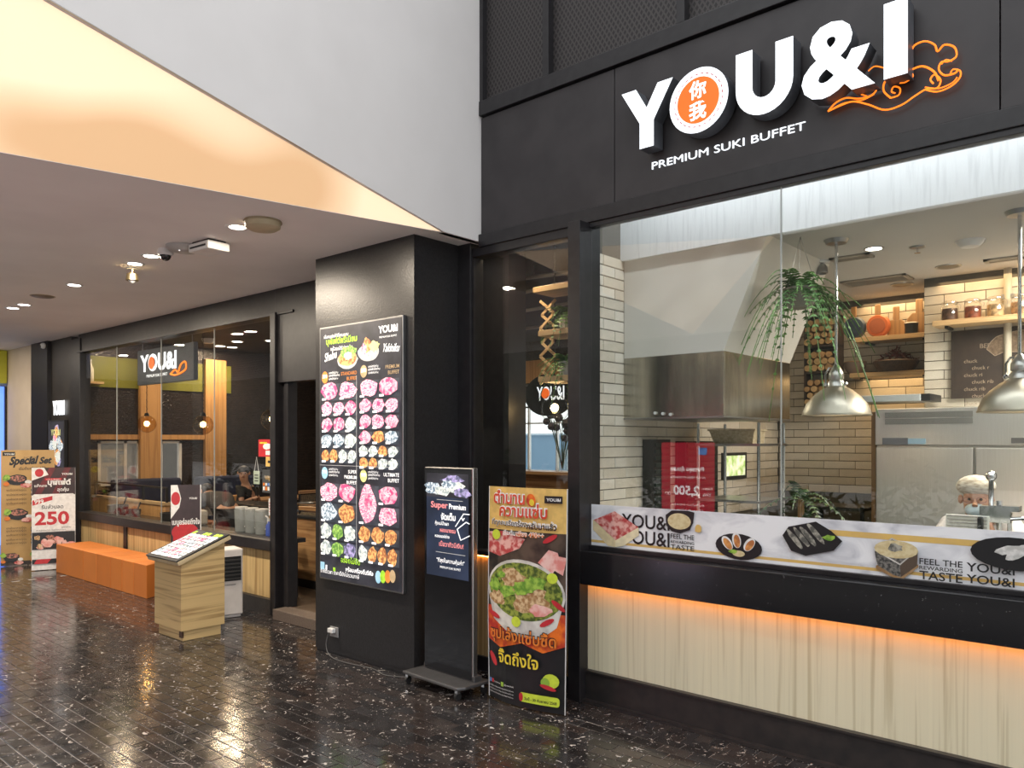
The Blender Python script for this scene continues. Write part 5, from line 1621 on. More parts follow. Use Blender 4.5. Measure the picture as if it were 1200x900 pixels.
def hand(w, d, up, m=None):
    """finger chains from wrist point w along direction d; up is the palm's outward normal"""
    w, d, up = Vector(w), Vector(d).normalized(), Vector(up).normalized()
    s_ = d.cross(up).normalized()
    palm = w + d * .055
    ch = [[(tuple(w), .024), (tuple(palm), (.036, .016))]]
    for k, l in ((-1.5, .06), (-.5, .072), (.5, .068), (1.5, .055)):
        b0 = palm + d * .03 + s_ * k * .017
        ch.append([(tuple(palm), (.036, .016)), (tuple(b0), .009), (tuple(b0 + d * l * .55 - up * .012), .008), (tuple(b0 + d * l * .9 - up * .035), .007)])
    tb_ = w + d * .03 + s_ * .035
    ch.append([(tuple(palm), (.036, .016)), (tuple(tb_), .010), (tuple(tb_ + d * .035 + s_ * .012 - up * .012), .009)])
    return ch


def person(name, label, loc, J, coat, trous, hairlen=0, rz=0):
    t = thing(name, label, 'person', loc, rz=rz)
    pel, ch_, nk, hb, ht = J['pelvis'], J['chest'], J['neck'], J['chin'], J['crown']
    chains = [[(pel, .14), (ch_, (.16, .12)), (nk, .058), (hb, .072), (tuple((Vector(hb) + Vector(ht)) / 2), .088), (ht, .07)]]
    for s_ in 'LR':
        sh_, el, wr = J['sh' + s_], J['el' + s_], J['wr' + s_]
        chains.append([(ch_, (.16, .12)), (sh_, .062), (el, .042), (wr, .028)])
        d = Vector(wr) - Vector(el)
        chains += [[(wr, .028)] + h[1:] if False else h for h in hand(wr, d, J.get('palm' + s_, (0, -.3, 1)))]
        hp, kn, an = J['hp' + s_], J['kn' + s_], J['an' + s_]
        chains.append([(pel, .14), (hp, .092), (kn, .058), (an, .038), (tuple(Vector(an) + Vector((0, -.14, -.03))), .032)])
    skin('body', chains, SKIN, t)
    cl = [[(pel, .15), (ch_, (.19, .145)), (tuple(Vector(ch_).lerp(Vector(nk), .6)), .085)]]
    for s_ in 'LR':
        cl.append([(ch_, (.19, .145)), (J['sh' + s_], .085), (tuple(Vector(J['sh' + s_]).lerp(Vector(J['el' + s_]), J.get('sleeve', .75))), .062)])
    skin('shirt', cl, coat, t)
    tr_ = [[(pel, .165), (J['hpL'], .11), (J['knL'], .078), (tuple(Vector(J['anL']) + Vector((0, 0, .03))), .062)], [(pel, .165), (J['hpR'], .11), (J['knR'], .078), (tuple(Vector(J['anR']) + Vector((0, 0, .03))), .062)]]
    skin('trousers', tr_, trous, t)
    f = Vector(J['face']).normalized()
    hc = (Vector(hb) + Vector(ht)) / 2
    upv = (Vector(ht) - Vector(hb)).normalized(); sd = f.cross(upv).normalized()
    mb = MB(); mb.cyl(hc + f * .075 + upv * .01, hc + f * .112 - upv * .02, .012, .017, 8); mb.build('nose', SKIN, t, smooth=True)
    mb = MB()
    for k in (-1, 1):
        mb.ball(hc + f * .083 + upv * .018 + sd * .034 * k, .010, 8)
    mb.build('eyes', mat('eye_dark', (.02, .015, .012), rough=.2), t, smooth=True)
    mb = MB()
    for k in (-1, 1):
        mb.ball(hc + sd * .09 * k, (.018, .02, .032), 8)
    mb.build('ears', SKIN, t, smooth=True)
    mb = MB(); mb.tube([hc + f * .085 - upv * .045 - sd * .025, hc + f * .092 - upv * .047, hc + f * .085 - upv * .045 + sd * .025], .006, 5); mb.build('mouth', mat('lip', (.35, .14, .11)), t)
    return t, hc, f, upv, sd


# chef
cl_ = Vector((-1.10, 6.02, 0))
t, hc, f, upv, sd = person('person', 'chef in white coat, hairnet and mask bending over the slicer', cl_, dict(
    pelvis=(.0, .42, .94), chest=(0, .16, 1.25), neck=(0, .04, 1.36), chin=(.0, -.02, 1.42), crown=(.0, -.04, 1.60), face=(.12, -1, -.15),
    shL=(-.20, .13, 1.31), elL=(-.27, -.12, 1.08), wrL=(-.10, -.36, 1.08), shR=(.20, .13, 1.31), elR=(.27, -.10, 1.08), wrR=(.14, -.36, 1.12),
    hpL=(-.1, .42, .86), knL=(-.1, .40, .48), anL=(-.1, .46, .07), hpR=(.1, .42, .86), knR=(.1, .40, .48), anR=(.1, .46, .07), sleeve=.98), COATW, CLOTHK)
NET = glassmat('hairnet_mesh', (.80, .78, .72), .03)
mb = MB(); c = hc + upv * .085 - f * .03; mb.ball(c, (.118, .118, .075), 20); o = mb.build('hairnet', mat('hairnet_white', (.72, .70, .64), (.42, .38, .32), 25, rough=.9, stretch=(1, 1, 3), bump=.5), t, smooth=True)
mb = MB(); mb.ball(hc + f * .062 - upv * .058, (.066, .052, .046), 16)
mb.build('face_mask', mat('mask_blue', (.55, .68, .74), rough=.8), t, smooth=True)
mb = MB()
for k in (-1, 1):
    ctr = hc + f * .098 + upv * .016 + sd * .037 * k
    mb.tube([ctr + sd * .03 * math.cos(a) + upv * .02 * math.sin(a) for a in [6.2832 * i / 14 for i in range(15)]], .003, 4)
mb.build('glasses', mat('glasses_rose', (.35, .16, .12)), t)
# slicer
q = ay(1142, 640, 5.25)
t = thing('meat_slicer', 'steel meat slicer with ribbed plate in front of the chef', 'slicer', (q.x, 5.22, .90))
mb = MB(); mb.box(-.22, .28, -.16, .18, 0, .10); mb.build('base', STEEL, t, bevel=.02)
zb = ay(1140, 623, 5.1).z - .90; zt_ = ay(1140, 604, 5.1).z - .90
mb = MB(); mb.box(-.12, .10, -.12, -.10, zb - .25, zt_); mb.build('carriage_plate', mat('plate_white', (.75, .73, .66), rough=.35), t, bevel=.006)
for k in range(10):
    z = zb - .1 + (zt_ - zb + .1) * (k + .5) / 10
    mb = MB(); mb.box(-.11, .09, -.126, -.12, z, z + .006); mb.build('rib', mat('rib_grey', (.42, .40, .36)), t)
mb = MB(); mb.box(.045, .075, -.15, -.12, zb - .01, zb + .09); mb.build('grip', PLASTK, t, bevel=.01)
zz0 = ay(1160, 590, 5.2).z - .90
mb = MB(); mb.tube([(.14, -.06, .1), (.14, -.06, zz0 + .02)], .015, 8); mb.tube([(.19, -.06, .1), (.19, -.06, zz0 - .02)], .012, 8); mb.box(.10, .24, -.10, 0, zt_ + .03, zt_ + .06); mb.build('guide_rods', CHROME, t, smooth=True)
mb = MB(); mb.tube([(.10, -.06, zz0 + .15), (.10, -.06, zz0 - .02), (.20, -.06, zz0 - .06)], .014, 8); mb.ball((.10, -.06, zz0 + .16), .03, 10); mb.box(.05, .20, -.11, -.04, zz0 - .10, zz0 - .01); mb.tube([(.2, -.06, zz0 - .08), (.5, -.06, zz0 - .04)], .01, 8); mb.build('arm', CHROME, t, smooth=True)
mb = MB(); mb.cyl((.30, -.12, .22), (.30, -.09, .22), .15, n=28); mb.build('blade_cover', STEEL, t, smooth=True)

# kitchen lighting (added out of view: one panel, then bare lamps without fittings)
lt = thing('kitchen_fill_panel', 'flat ceiling light panel added out of view to brighten the kitchen', 'ceiling light', (-.2, 6.7, KC))
mb = MB(); mb.box(-.62, .62, -.32, .32, -.02, 0); mb.build('frame', PLASTW, lt)
mb = MB(); mb.box(-.58, .58, -.28, .28, -.024, -.02); mb.build('diffuser', mat('panel_glow', (1, .95, .86), emit=3.0), lt)
area('kitchen_fill_lamp', (0, 0, -.03), 1.1, 130, (1, .93, .82), parent=lt)
area('recess_fill', (-2.2, 8.1, zB - .06), .7, 5, (1, .62, .28), (0, 0, 0))  # bare lamps added to warm the recess, jars and hood
area('recess_fill_upper', (-2.2, 8.12, KC - .05), .7, 9, (1, .66, .34))
area('jar_wall_fill', (-1.3, 7.5, KC - .05), .8, 9, (1, .66, .34))
area('hood_fill', (-3.0, 5.9, 2.40), .5, 14, (1, .74, .40))

# ================================================================ DINING ROOM SHELL
DF, DC, DX = .10, 3.72, -14.6
mb = MB(); mb.box(DX, -3.55, 4.80, 11.1, 0, DF); struct('floor_dining', mb, mat('dining_floor', (.10, .075, .055), (.07, .05, .038), 12, rough=.35), 'dark dining room floor', 'floor')
mb = MB(); mb.box(DX - .2, -3.55, 4.86, 11.2, DC, DC + .1); struct('ceiling_dining', mb, mat('dark_ceiling', (.028, .028, .034), rough=.7), 'dark dining room ceiling', 'ceiling')
BRK, nt, b = _new('dark_glitter_brick')
br = nt.nodes.new('ShaderNodeTexBrick'); br.inputs['Scale'].default_value = 9
br.inputs['Color1'].default_value = (.022, .016, .013, 1); br.inputs['Color2'].default_value = (.035, .024, .018, 1); br.inputs['Mortar'].default_value = (.006, .005, .004, 1)
tc = nt.nodes.new('ShaderNodeTexCoord'); sp = nt.nodes.new('ShaderNodeSeparateXYZ'); ad = nt.nodes.new('ShaderNodeMath'); cb_ = nt.nodes.new('ShaderNodeCombineXYZ')
nt.links.new(tc.outputs['Object'], sp.inputs[0]); nt.links.new(sp.outputs[0], ad.inputs[0]); nt.links.new(sp.outputs[1], ad.inputs[1])
nt.links.new(ad.outputs[0], cb_.inputs[0]); nt.links.new(sp.outputs[2], cb_.inputs[1]); nt.links.new(cb_.outputs[0], br.inputs['Vector'])
nt.links.new(br.outputs[0], b.inputs['Base Color'])
b.inputs['Roughness'].default_value = .18
bp = nt.nodes.new('ShaderNodeBump'); bp.inputs['Strength'].default_value = .6; bp.inputs['Distance'].default_value = .02
n = nt.nodes.new('ShaderNodeTexNoise'); n.inputs['Scale'].default_value = 30
nt.links.new(tc.outputs['Object'], n.inputs['Vector']); nt.links.new(n.outputs[0], bp.inputs['Height']); nt.links.new(bp.outputs[0], b.inputs['Normal'])
wy0, wy1, wz0, wz1 = 5.60, 7.12, 1.10, 1.90
mb = MB(); mb.box(DX - .1, DX, 4.86, wy0, 0, DC); mb.box(DX - .1, DX, wy1, 11, 0, DC); mb.box(DX - .1, DX, wy0, wy1, 0, wz0); mb.box(DX - .1, DX, wy0, wy1, wz1, DC)
wd = struct('wall_dining_end', mb, BRK, 'dark glittering brick end wall of the dining room', 'wall')
mb = MB(); mb.box(DX, DX + .03, 4.88, 8.12, 2.86, 3.40); mb.build('green_band', mat('olive_paint', (.17, .17, .012), (.13, .13, .01), 2, rough=.6), wd)
mb = MB(); mb.box(DX, DX + .03, 4.88, 5.42, .1, 1.75); mb.build('pale_panel', mat('pale_brick', (.30, .25, .19), (.20, .16, .12), 9, rough=.7), wd)
mb = MB(); mb.box(DX, DX + .06, 4.88, 8.0, 1.93, 2.02); mb.build('wood_rail', ORANGEW, wd)
for a, c in ((6.30, 6.68), (7.55, 7.98)):
    mb = MB(); mb.box(DX, DX + .10, a, c, .1, 3.5); mb.build('pilaster', ORANGEW, wd)
w4 = struct('window_4', label='bright daylight window with blinds in the dining end wall', cat='window')
mb = MB(); mb.box(DX - .06, DX - .05, wy0, wy1, wz0, wz1); mb.build('pane', GLASS, w4)
mb = MB()
for y in (wy0, 6.05, 6.28, 6.70, wy1 - .05):
    mb.box(DX - .08, DX, y, y + .05, wz0, wz1)
mb.box(DX - .08, DX, wy0, wy1, wz0, wz0 + .04); mb.box(DX - .08, DX, wy0, wy1, wz1 - .04, wz1); mb.build('frame', PLASTW, w4)
mb = MB(); mb.box(DX - .03, DX - .028, wy0 + .05, 6.28, wz0 + .04, wz1 - .04); mb.build('blind', mat('sheer_blind', (.45, .48, .50), (.38, .41, .43), 8, rough=.8, alpha=.55), w4)
ba, bb_ = ay(604, 550, 11), ay(700, 468, 11)
mb = MB(); mb.box(DX, ba.x, 11, 11.1, 0, DC); mb.box(bb_.x, -3.5, 11, 11.1, 0, DC); mb.box(ba.x, bb_.x, 11, 11.1, 0, ba.z); mb.box(ba.x, bb_.x, 11, 11.1, bb_.z, DC)
wb_ = struct('wall_dining_back', mb, BRK, 'dark brick back wall of the dining room', 'wall')
mb = MB(); mb.box(ba.x - .4, -3.6, 10.97, 11, bb_.z + .35, DC - .35); mb.build('amber_panel', ORANGEW, wb_)
mb = MB(); mb.box(ba.x - .55, ba.x, 10.96, 11, .1, bb_.z + .3); mb.build('cream_pilaster', MATS['cream_paint'], wb_)
mb = MB(); mb.box(ba.x, bb_.x, 10.45, 11, ba.z - .05, ba.z); mb.build('sill', DOORW, wb_); mb = MB(); mb.box(ba.x, bb_.x, 10.96, 11, .1, ba.z - .05); mb.build('dado', DOORW, wb_)
w5 = struct('window_5', label='daylight window in the dining back wall behind the globe lamp', cat='window')
mb = MB(); mb.box(ba.x, bb_.x, 11.03, 11.04, ba.z, bb_.z); mb.build('pane', GLASS, w5)
mb = MB()
for x in (ba.x, ba.x + .30, ba.x + .95, bb_.x - .03):
    mb.box(x, x + .03, 11.0, 11.06, ba.z, bb_.z)
mb.box(ba.x, bb_.x, 11.0, 11.06, bb_.z - .40, bb_.z - .375); mb.build('frame', PLASTW, w5)
t = thing('distant_building', 'blue grey building seen through the back window', 'building', (-16, 22, 0))
mb = MB(); mb.box(-24, -10, 22, 26, -8, ay(640, 510, 22).z); mb.build('wall', mat('blue_grey_wall', (.16, .26, .36), (.13, .22, .31), .5, rough=.8), t, world=True)
mb = MB(); mb.box(-24.1, -9.9, 21.9, 26.1, ay(640, 510, 22).z, ay(640, 508, 22).z); mb.build('parapet', mat('pale_parapet', (.4, .5, .58)), t, world=True)
mb = MB(); mb.box(-5.65, -4.84, 5.5, 5.75, DF, DC); struct('wall_partition', mb, BLACK, 'black inner column added for the dark reflection in the narrow window', 'column')  # dark box added where the glass mostly shows a dark reflection

# ceiling pipes above the narrow window
for i, (x0, y0, x1, y1) in enumerate(((-6.6, 6.0, -3.7, 6.5), (-6.6, 6.9, -3.7, 6.3), (-7.4, 7.6, -3.7, 7.3), (-8, 8.6, -3.7, 8.4))):
    mb = MB(); mb.tube([(x0, y0, DC - .12 - .03 * i), (x1, y1, DC - .12 - .03 * i)], .022, 8)
    t = thing('ceiling_pipe', ('grey ceiling pipe nearest the narrow window', 'grey ceiling pipe crossing the nearest one', 'grey ceiling pipe above the upper plant shelf', 'grey ceiling pipe deepest inside the room')[i], 'pipe', (x0, y0, DC - .12), group='pipes under the dining ceiling')
    mb.build('pipe', mat('pipe_grey', (.32, .32, .33), rough=.4), t, world=True, smooth=True)
    mb = MB(); xm, ym = (x0 + x1) / 2, (y0 + y1) / 2; mb.tube([(xm, ym, DC), (xm, ym, DC - .12)], .006, 5); mb.build('hanger', STEELD, t, world=True)

# plant shelves behind the narrow window
for z_px, lab, key in ((342, 'upper wooden shelf behind the narrow window, without a plant', 0), (393, 'middle wooden shelf carrying a white potted fern', 1), (446, 'lower wooden shelf carrying a white potted fern', 2)):
    q = ay(643, z_px, 5.45)
    x0 = q.x - (.06 if key == 0 else 0)
    t = thing('plant_shelf', lab, 'shelf', (-3.56, 5.45, q.z))
    mb = MB(); mb.box(x0, -3.56, 5.30, 5.60, q.z - .025, q.z + .025); mb.build('board', SHELFW, t, world=True, bevel=.004)
    mb = MB(); mb.box(-3.75, -3.56, 5.43, 5.47, q.z - .05, q.z - .025); mb.build('bracket', PLASTK, t, world=True)
    if key:
        c = ay(664, 400, 5.45)
        f_ = thing('potted_fern', 'fern in white pot on the %s plant shelf' % ('middle' if key == 1 else 'lower'), 'fern', (c.x, 5.45, q.z + .025), group='potted ferns on the shelves')
        mb = MB(); mb.lathe([(0, 0), (.055, 0), (.075, .13), (.068, .13), (.05, .02)], 20); mb.build('pot', PLASTW, f_, smooth=True)
        for k in range(46):
            a = 2 * math.pi * k / 46 + R.uniform(-.1, .1)
            frond(R.uniform(.22, .38), R.uniform(.5, 1.6), .045, LEAF, 'frond', f_, a, R.uniform(.2, 1.2), (0, 0, .12), 10)
t = thing('wood_lattice', 'folding wooden lattice beside the plant shelves', 'lattice', (ay(640, 400, 5.5).x, 5.52, 2.3))
zA_, zB_ = ay(640, 352, 5.52).z, ay(640, 450, 5.52).z
nseg = 3
for k in range(nseg * 2):
    za = zB_ + (zA_ - zB_) * (k / (nseg * 2)); zb2 = zB_ + (zA_ - zB_) * ((k + 1) / (nseg * 2))
    for s_ in (-1, 1):
        xa, xb = (t.location.x - .08 * s_, t.location.x + .08 * s_) if k % 2 else (t.location.x + .08 * s_, t.location.x - .08 * s_)
        yv = 5.52 + .012 * s_
        mb = MB(); dv = Vector((xb - xa, 0, zb2 - za)).normalized(); nv = Vector((-dv.z, 0, dv.x)) * .012
        a3, b3 = Vector((xa, yv, za)), Vector((xb, yv, zb2))
        mb.prism([a3 - nv, a3 + nv, b3 + nv, b3 - nv], (0, .01, 0)); mb.build('slat', SHELFW, t, world=True)

# round inner sign
q = ay(641, 463, 7.0)
t = thing('round_sign', 'black oval hanging sign with lit YOU&I letters inside', 'sign', q)
mb = MB()
pts = [(.33 * math.cos(a), 0, .24 * math.sin(a)) for a in [2 * math.pi * k / 36 for k in range(36)]]
mb.prism(pts, (0, .08, 0)); mb.build('disc', mat('gloss_black', (.012, .012, .013), rough=.2), t)
txt('YOU&I', t, FACE, -.15, -.06, w=.40, h=.16, y=-.003, bold=.02)
mb = MB(); mb.cyl((-.02, -.006, .02), (-.02, -.004, .02), .06, n=20); mb.build('emblem', DISC, t)
mb = MB()
for z in (-.14, .12):
    mb.box(-.75, -.25, .03, .05, z, z + .02)
mb.box(-.77, -.75, .03, .05, -.14, DC - q.z)
mb.build('bracket', PLASTK, t)


def globe(lab, loc, r_, L_, group='globe pendants', gm=SMOKE):
    t = thing('globe_pendant', lab, 'pendant lamp', loc, group=group)
    mb = MB(); mb.ball((0, 0, 0), r_, 24); mb.build('globe', gm, t, smooth=True)
    mb = MB(); mb.ball((0, 0, .01), r_ * .28, 12); mb.build('bulb', BULB, t, smooth=True)
    mb = MB(); mb.cyl((0, 0, r_ * .9), (0, 0, r_ * 1.25), r_ * .3, r_ * .2, 14); mb.build('cap', PLASTK, t, smooth=True)
    mb = MB()
    k = 0
    z = r_ * 1.25
    while z < L_:
        mb.tube([(.012 * (k % 2 == 0), .012 * (k % 2), z), (-.012 * (k % 2 == 0), -.012 * (k % 2), z + .05)], .005, 4)
        mb.tube([(0, 0, z), (0, 0, z + .06)], .004, 4)
        z += .06; k += 1
    mb.build('chain', PLASTK, t)
    point('globe_bulb', (0, 0, 0), 20, (1, .62, .26), .04, t)
    return t


globe('smoked globe pendant hanging in the narrow window', ay(650, 479, 5.75), .135, DC - 2.16, gm=CLEAR)
for px, py, lab in ((172, 497, 'amber globe pendant in front of the left wood pilaster'), (238, 498, 'amber globe pendant in front of the right wood pilaster'), (319, 492, 'amber globe pendant half hidden by the door frame')):
    q = ay(px, py, 5.9)
    globe(lab, q, .15, DC - q.z)

# vase with flowers on the back sill
q = ay(664, 552, 10.8)
t = thing('flower_vase', 'glass vase of dark flowers on the back window sill', 'vase', (q.x, 10.68, ba.z))
mb = MB(); mb.lathe([(0, 0), (.10, 0), (.11, .38), (.10, .38), (.09, .02)], 18); mb.build('vase', CLEAR, t, smooth=True)
mb = MB()
for k in range(14):
    a = R.uniform(0, 6.28); mb.tube([(0, 0, .05), (.10 * math.cos(a), .1 * math.sin(a), .45), (R.uniform(.1, .32) * math.cos(a), .2 * math.sin(a), R.uniform(.55, .95))], .008, 4)
mb.build('stems', LEAFD, t)
for k in range(16):
    a = R.uniform(0, 6.28); r_ = R.uniform(.05, .36)
    mb = MB(); mb.ball((r_ * math.cos(a), r_ * .4 * math.sin(a), R.uniform(.55, 1.0)), R.uniform(.05, .09), 8); mb.build('flower', mat('dark_flower', (.035, .03, .045), (.07, .05, .06), 20), t, smooth=True)

# inner hanging lightbox sign
a_, b_ = ay(161, 452, 4.98), ay(227, 410, 4.98)
t = thing('window_lightbox', 'hanging lightbox sign with YOU&I inside the dining window', 'sign', (a_.x, 4.98, a_.z))
ww, hh = b_.x - a_.x, .50
mb = MB(); mb.box(0, ww, 0, .06, 0, hh); mb.build('box', mat('lightbox_black', (.02, .025, .03), (.03, .035, .04), 5, emit=.35), t, bevel=.005)
txt('YOU&I', t, FACE, ww * .06, hh * .36, w=ww * .66, h=hh * .50, y=-.003, bold=.04)
mb = MB(); mb.cyl((ww * .275, -.006, hh * .6), (ww * .275, -.004, hh * .6), .09, n=20); mb.build('emblem', DISC, t)
txt('PREMIUM SUKI BUFFET', t, FACE, ww * .18, hh * .20, w=ww * .38, h=.04, y=-.003)
mb = MB(); mb.tube(smooth_path([(ww * .62, -.006, hh * .22), (ww * .70, -.006, hh * .32), (ww * .75, -.006, hh * .25), (ww * .80, -.006, hh * .45), (ww * .87, -.006, hh * .50), (ww * .88, -.006, hh * .32), (ww * .80, -.006, hh * .22), (ww * .70, -.006, hh * .18), (ww * .62, -.006, hh * .22)], 5), .012, 5); mb.build('neon_cloud', NEON, t)
mb = MB()
for x in (.1, ww - .1):
    mb.tube([(x, .03, hh), (x, .03, DC - a_.z)], .006, 5)
mb.build('hanger', STEELD, t)

# dining ceiling lights
first = None
for px, py, lab in ((258, 408, 'round dining downlight near the hanging lightbox'), (272, 424, 'round dining downlight lowest over the seated man'), (278, 400, 'track light on the dining ceiling'), (317, 399, 'round dining downlight next to the door frame'), (143, 422, 'round dining downlight over the green band')):
    q = az(px, py, DC)
    if q.x < -14.2:
        q = q * 1.0; s_ = 14.0 / -q.x; q.x, q.y = -14.0, q.y * s_
    q.y = max(q.y, 5.2)
    if first is None:
        first = thing('dining_downlight', lab, 'downlight', q, group='dining room downlights')
        mb = MB(); mb.lathe([(.09, 0), (.09, -.01), (.11, -.012), (.115, 0)], 20); mb.build('trim_ring', PLASTW, first, smooth=True)
        mb = MB(); mb.cyl((0, 0, -.001), (0, 0, -.006), .092, n=20); mb.build('lens', LAMPW, first)
        area('dining_lamp', (0, 0, -.02), .15, 19, (1, .76, .50), parent=first)
    else:
        dup(first, q, lab)
for loc, lab in (((-6.9, 6.4, DC), 'round dining downlight added just inside the doorway'), ((-4.55, 5.15, DC), 'round dining downlight added over the plant shelves'), ((-7.6, 9.6, DC), 'round dining downlight added near the back window')):  # lamps added to brighten doorway, plant shelves and back wall
    dup(first, loc, lab)
q = az(244, 397, DC); s_ = min(1, 13.5 / -q.x)
t = thing('dining_detector', 'white dome detector on the dining ceiling', 'detector', (q.x * s_, max(5.3, q.y * s_), DC))
mb = MB(); mb.lathe([(0, -.09), (.08, -.08), (.11, -.03), (.12, 0)], 20); mb.build('dome', PLASTW, t, smooth=True)
# shelf and bottle on the green wall
t = thing('bottle_shelf', 'small wooden shelf on the olive green wall', 'shelf', (DX + .03, 5.35, 2.90))
mb = MB(); mb.box(DX + .03, DX + .22, 5.0, 5.62, 2.90, 2.94); mb.build('board', SHELFW, t, world=True)
mb = MB(); mb.box(DX + .03, DX + .15, 5.3, 5.33, 2.86, 2.90); mb.build('bracket', PLASTK, t, world=True)
t = thing('white_bottle', 'white bottle on the small shelf by green wall', 'bottle', (DX + .13, 5.42, 2.94))
mb = MB(); mb.lathe([(0, 0), (.055, 0), (.06, .02), (.06, .22), (.03, .29), (.022, .36)], 18); mb.build('body', mat('milk_glass', (.55, .52, .42)), t, smooth=True)
mb = MB(); mb.lathe([(.024, .35), (.026, .38), (0, .385)], 14); mb.build('cap', PLASTW, t, smooth=True)

# ---- dining furniture
CH = None


def chair(lab, loc, rz):
    global CH
    if CH is not None:
        return dup(CH, loc, lab, rz)
    CH = thing('dining_chair', lab, 'chair', loc, rz, group='black framed dining chairs')
    for x in (-.2, .2):
        for y in (-.2, .2):
            mb = MB(); mb.box(x - .014, x + .014, y - .014, y + .014, 0, .45 if y < 0 else .92); mb.build('leg', PLASTK, CH)
    mb = MB(); mb.box(-.215, .215, -.215, .215, .44, .48); mb.build('seat', mat('tan_seat', (.30, .10, .03), rough=.5), CH, bevel=.012)
    mb = MB(); mb.box(-.19, .19, .192, .205, .58, .84); mb.build('backrest', mat('woven_cane', (.22, .16, .09), (.05, .04, .03), 80, rough=.7), CH)
    mb = MB(); mb.box(-.215, .215, .18, .22, .86, .92); mb.build('top_rail', DOORW, CH, bevel=.008)
    return CH


def table(lab, loc, w_=.7, d_=1.2):
    t = thing('grill_table', lab, 'table', loc, group='dining tables with grills')
    mb = MB(); mb.box(-w_ / 2, w_ / 2, -d_ / 2, d_ / 2, .71, .75); mb.build('tabletop', wood('table_wood', (.34, .20, .10), (.22, .12, .06), 'Y', 14), t, bevel=.004)
    mb = MB(); mb.box(-.06, .06, -.06, .06, .03, .71); mb.build('pedestal', PLASTK, t)
    mb = MB(); mb.box(-.28, .28, -.28, .28, 0, .03); mb.build('foot', PLASTK, t)
    mb = MB(); mb.lathe([(.16, .745), (.17, .77), (.15, .775), (.14, .752), (0, .752)], 20); mb.build('grill', STEELD, t, smooth=True)
    return t


table('dining table nearest the low wood partition', (-13.0, 6.3, DF)); table('dining table before the seated man', (-11.2, 7.6, DF)); table('dining table deep beside the back sofa', (-12.9, 8.2, DF))
chair('black framed chair right of the first dining table', (-12.35, 6.35, DF), -1.57)
chair('black framed chair tucked beside the deep table', (-12.2, 8.2, DF), -1.57); chair('black framed chair with cane back inside the doorway', (-9.0, 6.35, DF), 3.3)
chair('black framed chair next to the serving counter', (-11.05, 5.62, DF), 1.57)
SOF = mat('navy_velvet', (.02, .025, .06), (.014, .018, .045), 10, rough=.8)
for loc, lab in (((-14.1, 6.35, DF), 'navy blue sofa under the bright dining window'), ((-14.1, 7.9, DF), 'navy blue sofa beside the right wood pilaster')):
    t = thing('navy_sofa', lab, 'sofa', loc, group='navy sofas')
    mb = MB(); mb.box(-.38, .38, -.6, .6, .08, .42); mb.build('base', SOF, t, bevel=.03)
    mb = MB(); mb.box(-.38, -.15, -.6, .6, .42, 1.12); mb.build('backrest', SOF, t, bevel=.04)
    mb = MB(); mb.box(-.15, .38, -.58, .58, .42, .54); mb.build('cushion', SOF, t, bevel=.03)
t = thing('wood_partition', 'low wooden partition just behind the dining window', 'partition', (-12.6, 5.3, DF))
mb = MB(); mb.box(-13.95, -11.3, 5.27, 5.33, DF, .96); mb.build('panel', ORANGEW, t, world=True)
mb = MB(); mb.box(-13.97, -11.28, 5.25, 5.35, .96, 1.0); mb.build('cap_rail', SHELFW, t, world=True)
mb = MB()
for x in (-13.9, -13.0, -12.1, -11.33):
    mb.box(x - .015, x + .015, 5.285, 5.315, 1.0, 1.22)
mb.box(-13.9, -11.33, 5.285, 5.315, 1.20, 1.225); mb.build('black_rail', PLASTK, t, world=True)
t = thing('window_ledge_counter', 'dark ledge counter along the inside of dining window', 'counter', (-10.3, 5.05, DF))
mb = MB(); mb.box(-12.9, -7.7, 4.92, 5.22, .74, .79); mb.build('top', mat('dark_stone_top', (.03, .026, .024), rough=.25), t, world=True, bevel=.004)
mb = MB()
for x in (-12.8, -11.2, -9.6, -7.85):
    mb.box(x, x + .05, 4.95, 5.18, DF, .74)
mb.build('support', PLASTK, t, world=True)
for px, lab, s_ in ((138, 'black cooking pot with long handle on the ledge', 1.1), (156, 'small black pan with curved handle on the ledge', .8), (200, 'dark round pan on the ledge beside the banner', 1.0)):
    q = ay(px, 600, 5.07)
    t = thing('black_pan', lab, 'pan', (q.x, 5.07, .79), group='black pans on the window ledge')
    mb = MB(); mb.lathe([(0, 0), (.10 * s_, 0), (.13 * s_, .02), (.14 * s_, .12 * s_), (.125 * s_, .12 * s_), (.11 * s_, .03)], 20); mb.build('bowl', mat('cast_iron', (.02, .018, .016), rough=.4), t, smooth=True)
    mb = MB(); mb.tube(smooth_path([(.12 * s_, 0, .08 * s_), (.2 * s_, .0, .14 * s_), (.28 * s_, .01, .26 * s_)], 4), .012, 6); mb.build('handle', PLASTK, t, smooth=True)
# serving counter with till
t = thing('serving_counter', 'dark serving counter behind the bending waiter', 'counter', (-10.3, 6.4, DF))
mb = MB(); mb.box(-11.3, -9.4, 6.2, 6.6, DF, .92); mb.build('cabinet', DOORW, t, world=True)
mb = MB(); mb.box(-11.35, -9.35, 6.15, 6.65, .92, .96); mb.build('top', MATS['dark_stone_top'], t, world=True, bevel=.005)
for px, lab, c, sz in ((228, 'cream rice cooker on the ledge beside the banner', (.45, .40, .32), .15),):
    q = ay(px, 620, 5.07)
    t = thing('countertop_box', lab, 'appliance', (q.x, 5.07, .79))
    mb = MB(); mb.box(-sz, sz, -.12, .12, 0, sz * 1.3); mb.build('body', mat('appliance_%d' % px, c, rough=.35), t, bevel=.03)
    mb = MB(); mb.box(-sz * .7, sz * .7, -.125, -.118, sz * .6, sz * 1.1); mb.build('front_panel', mat('appliance_front', (.10, .10, .10), rough=.2), t)
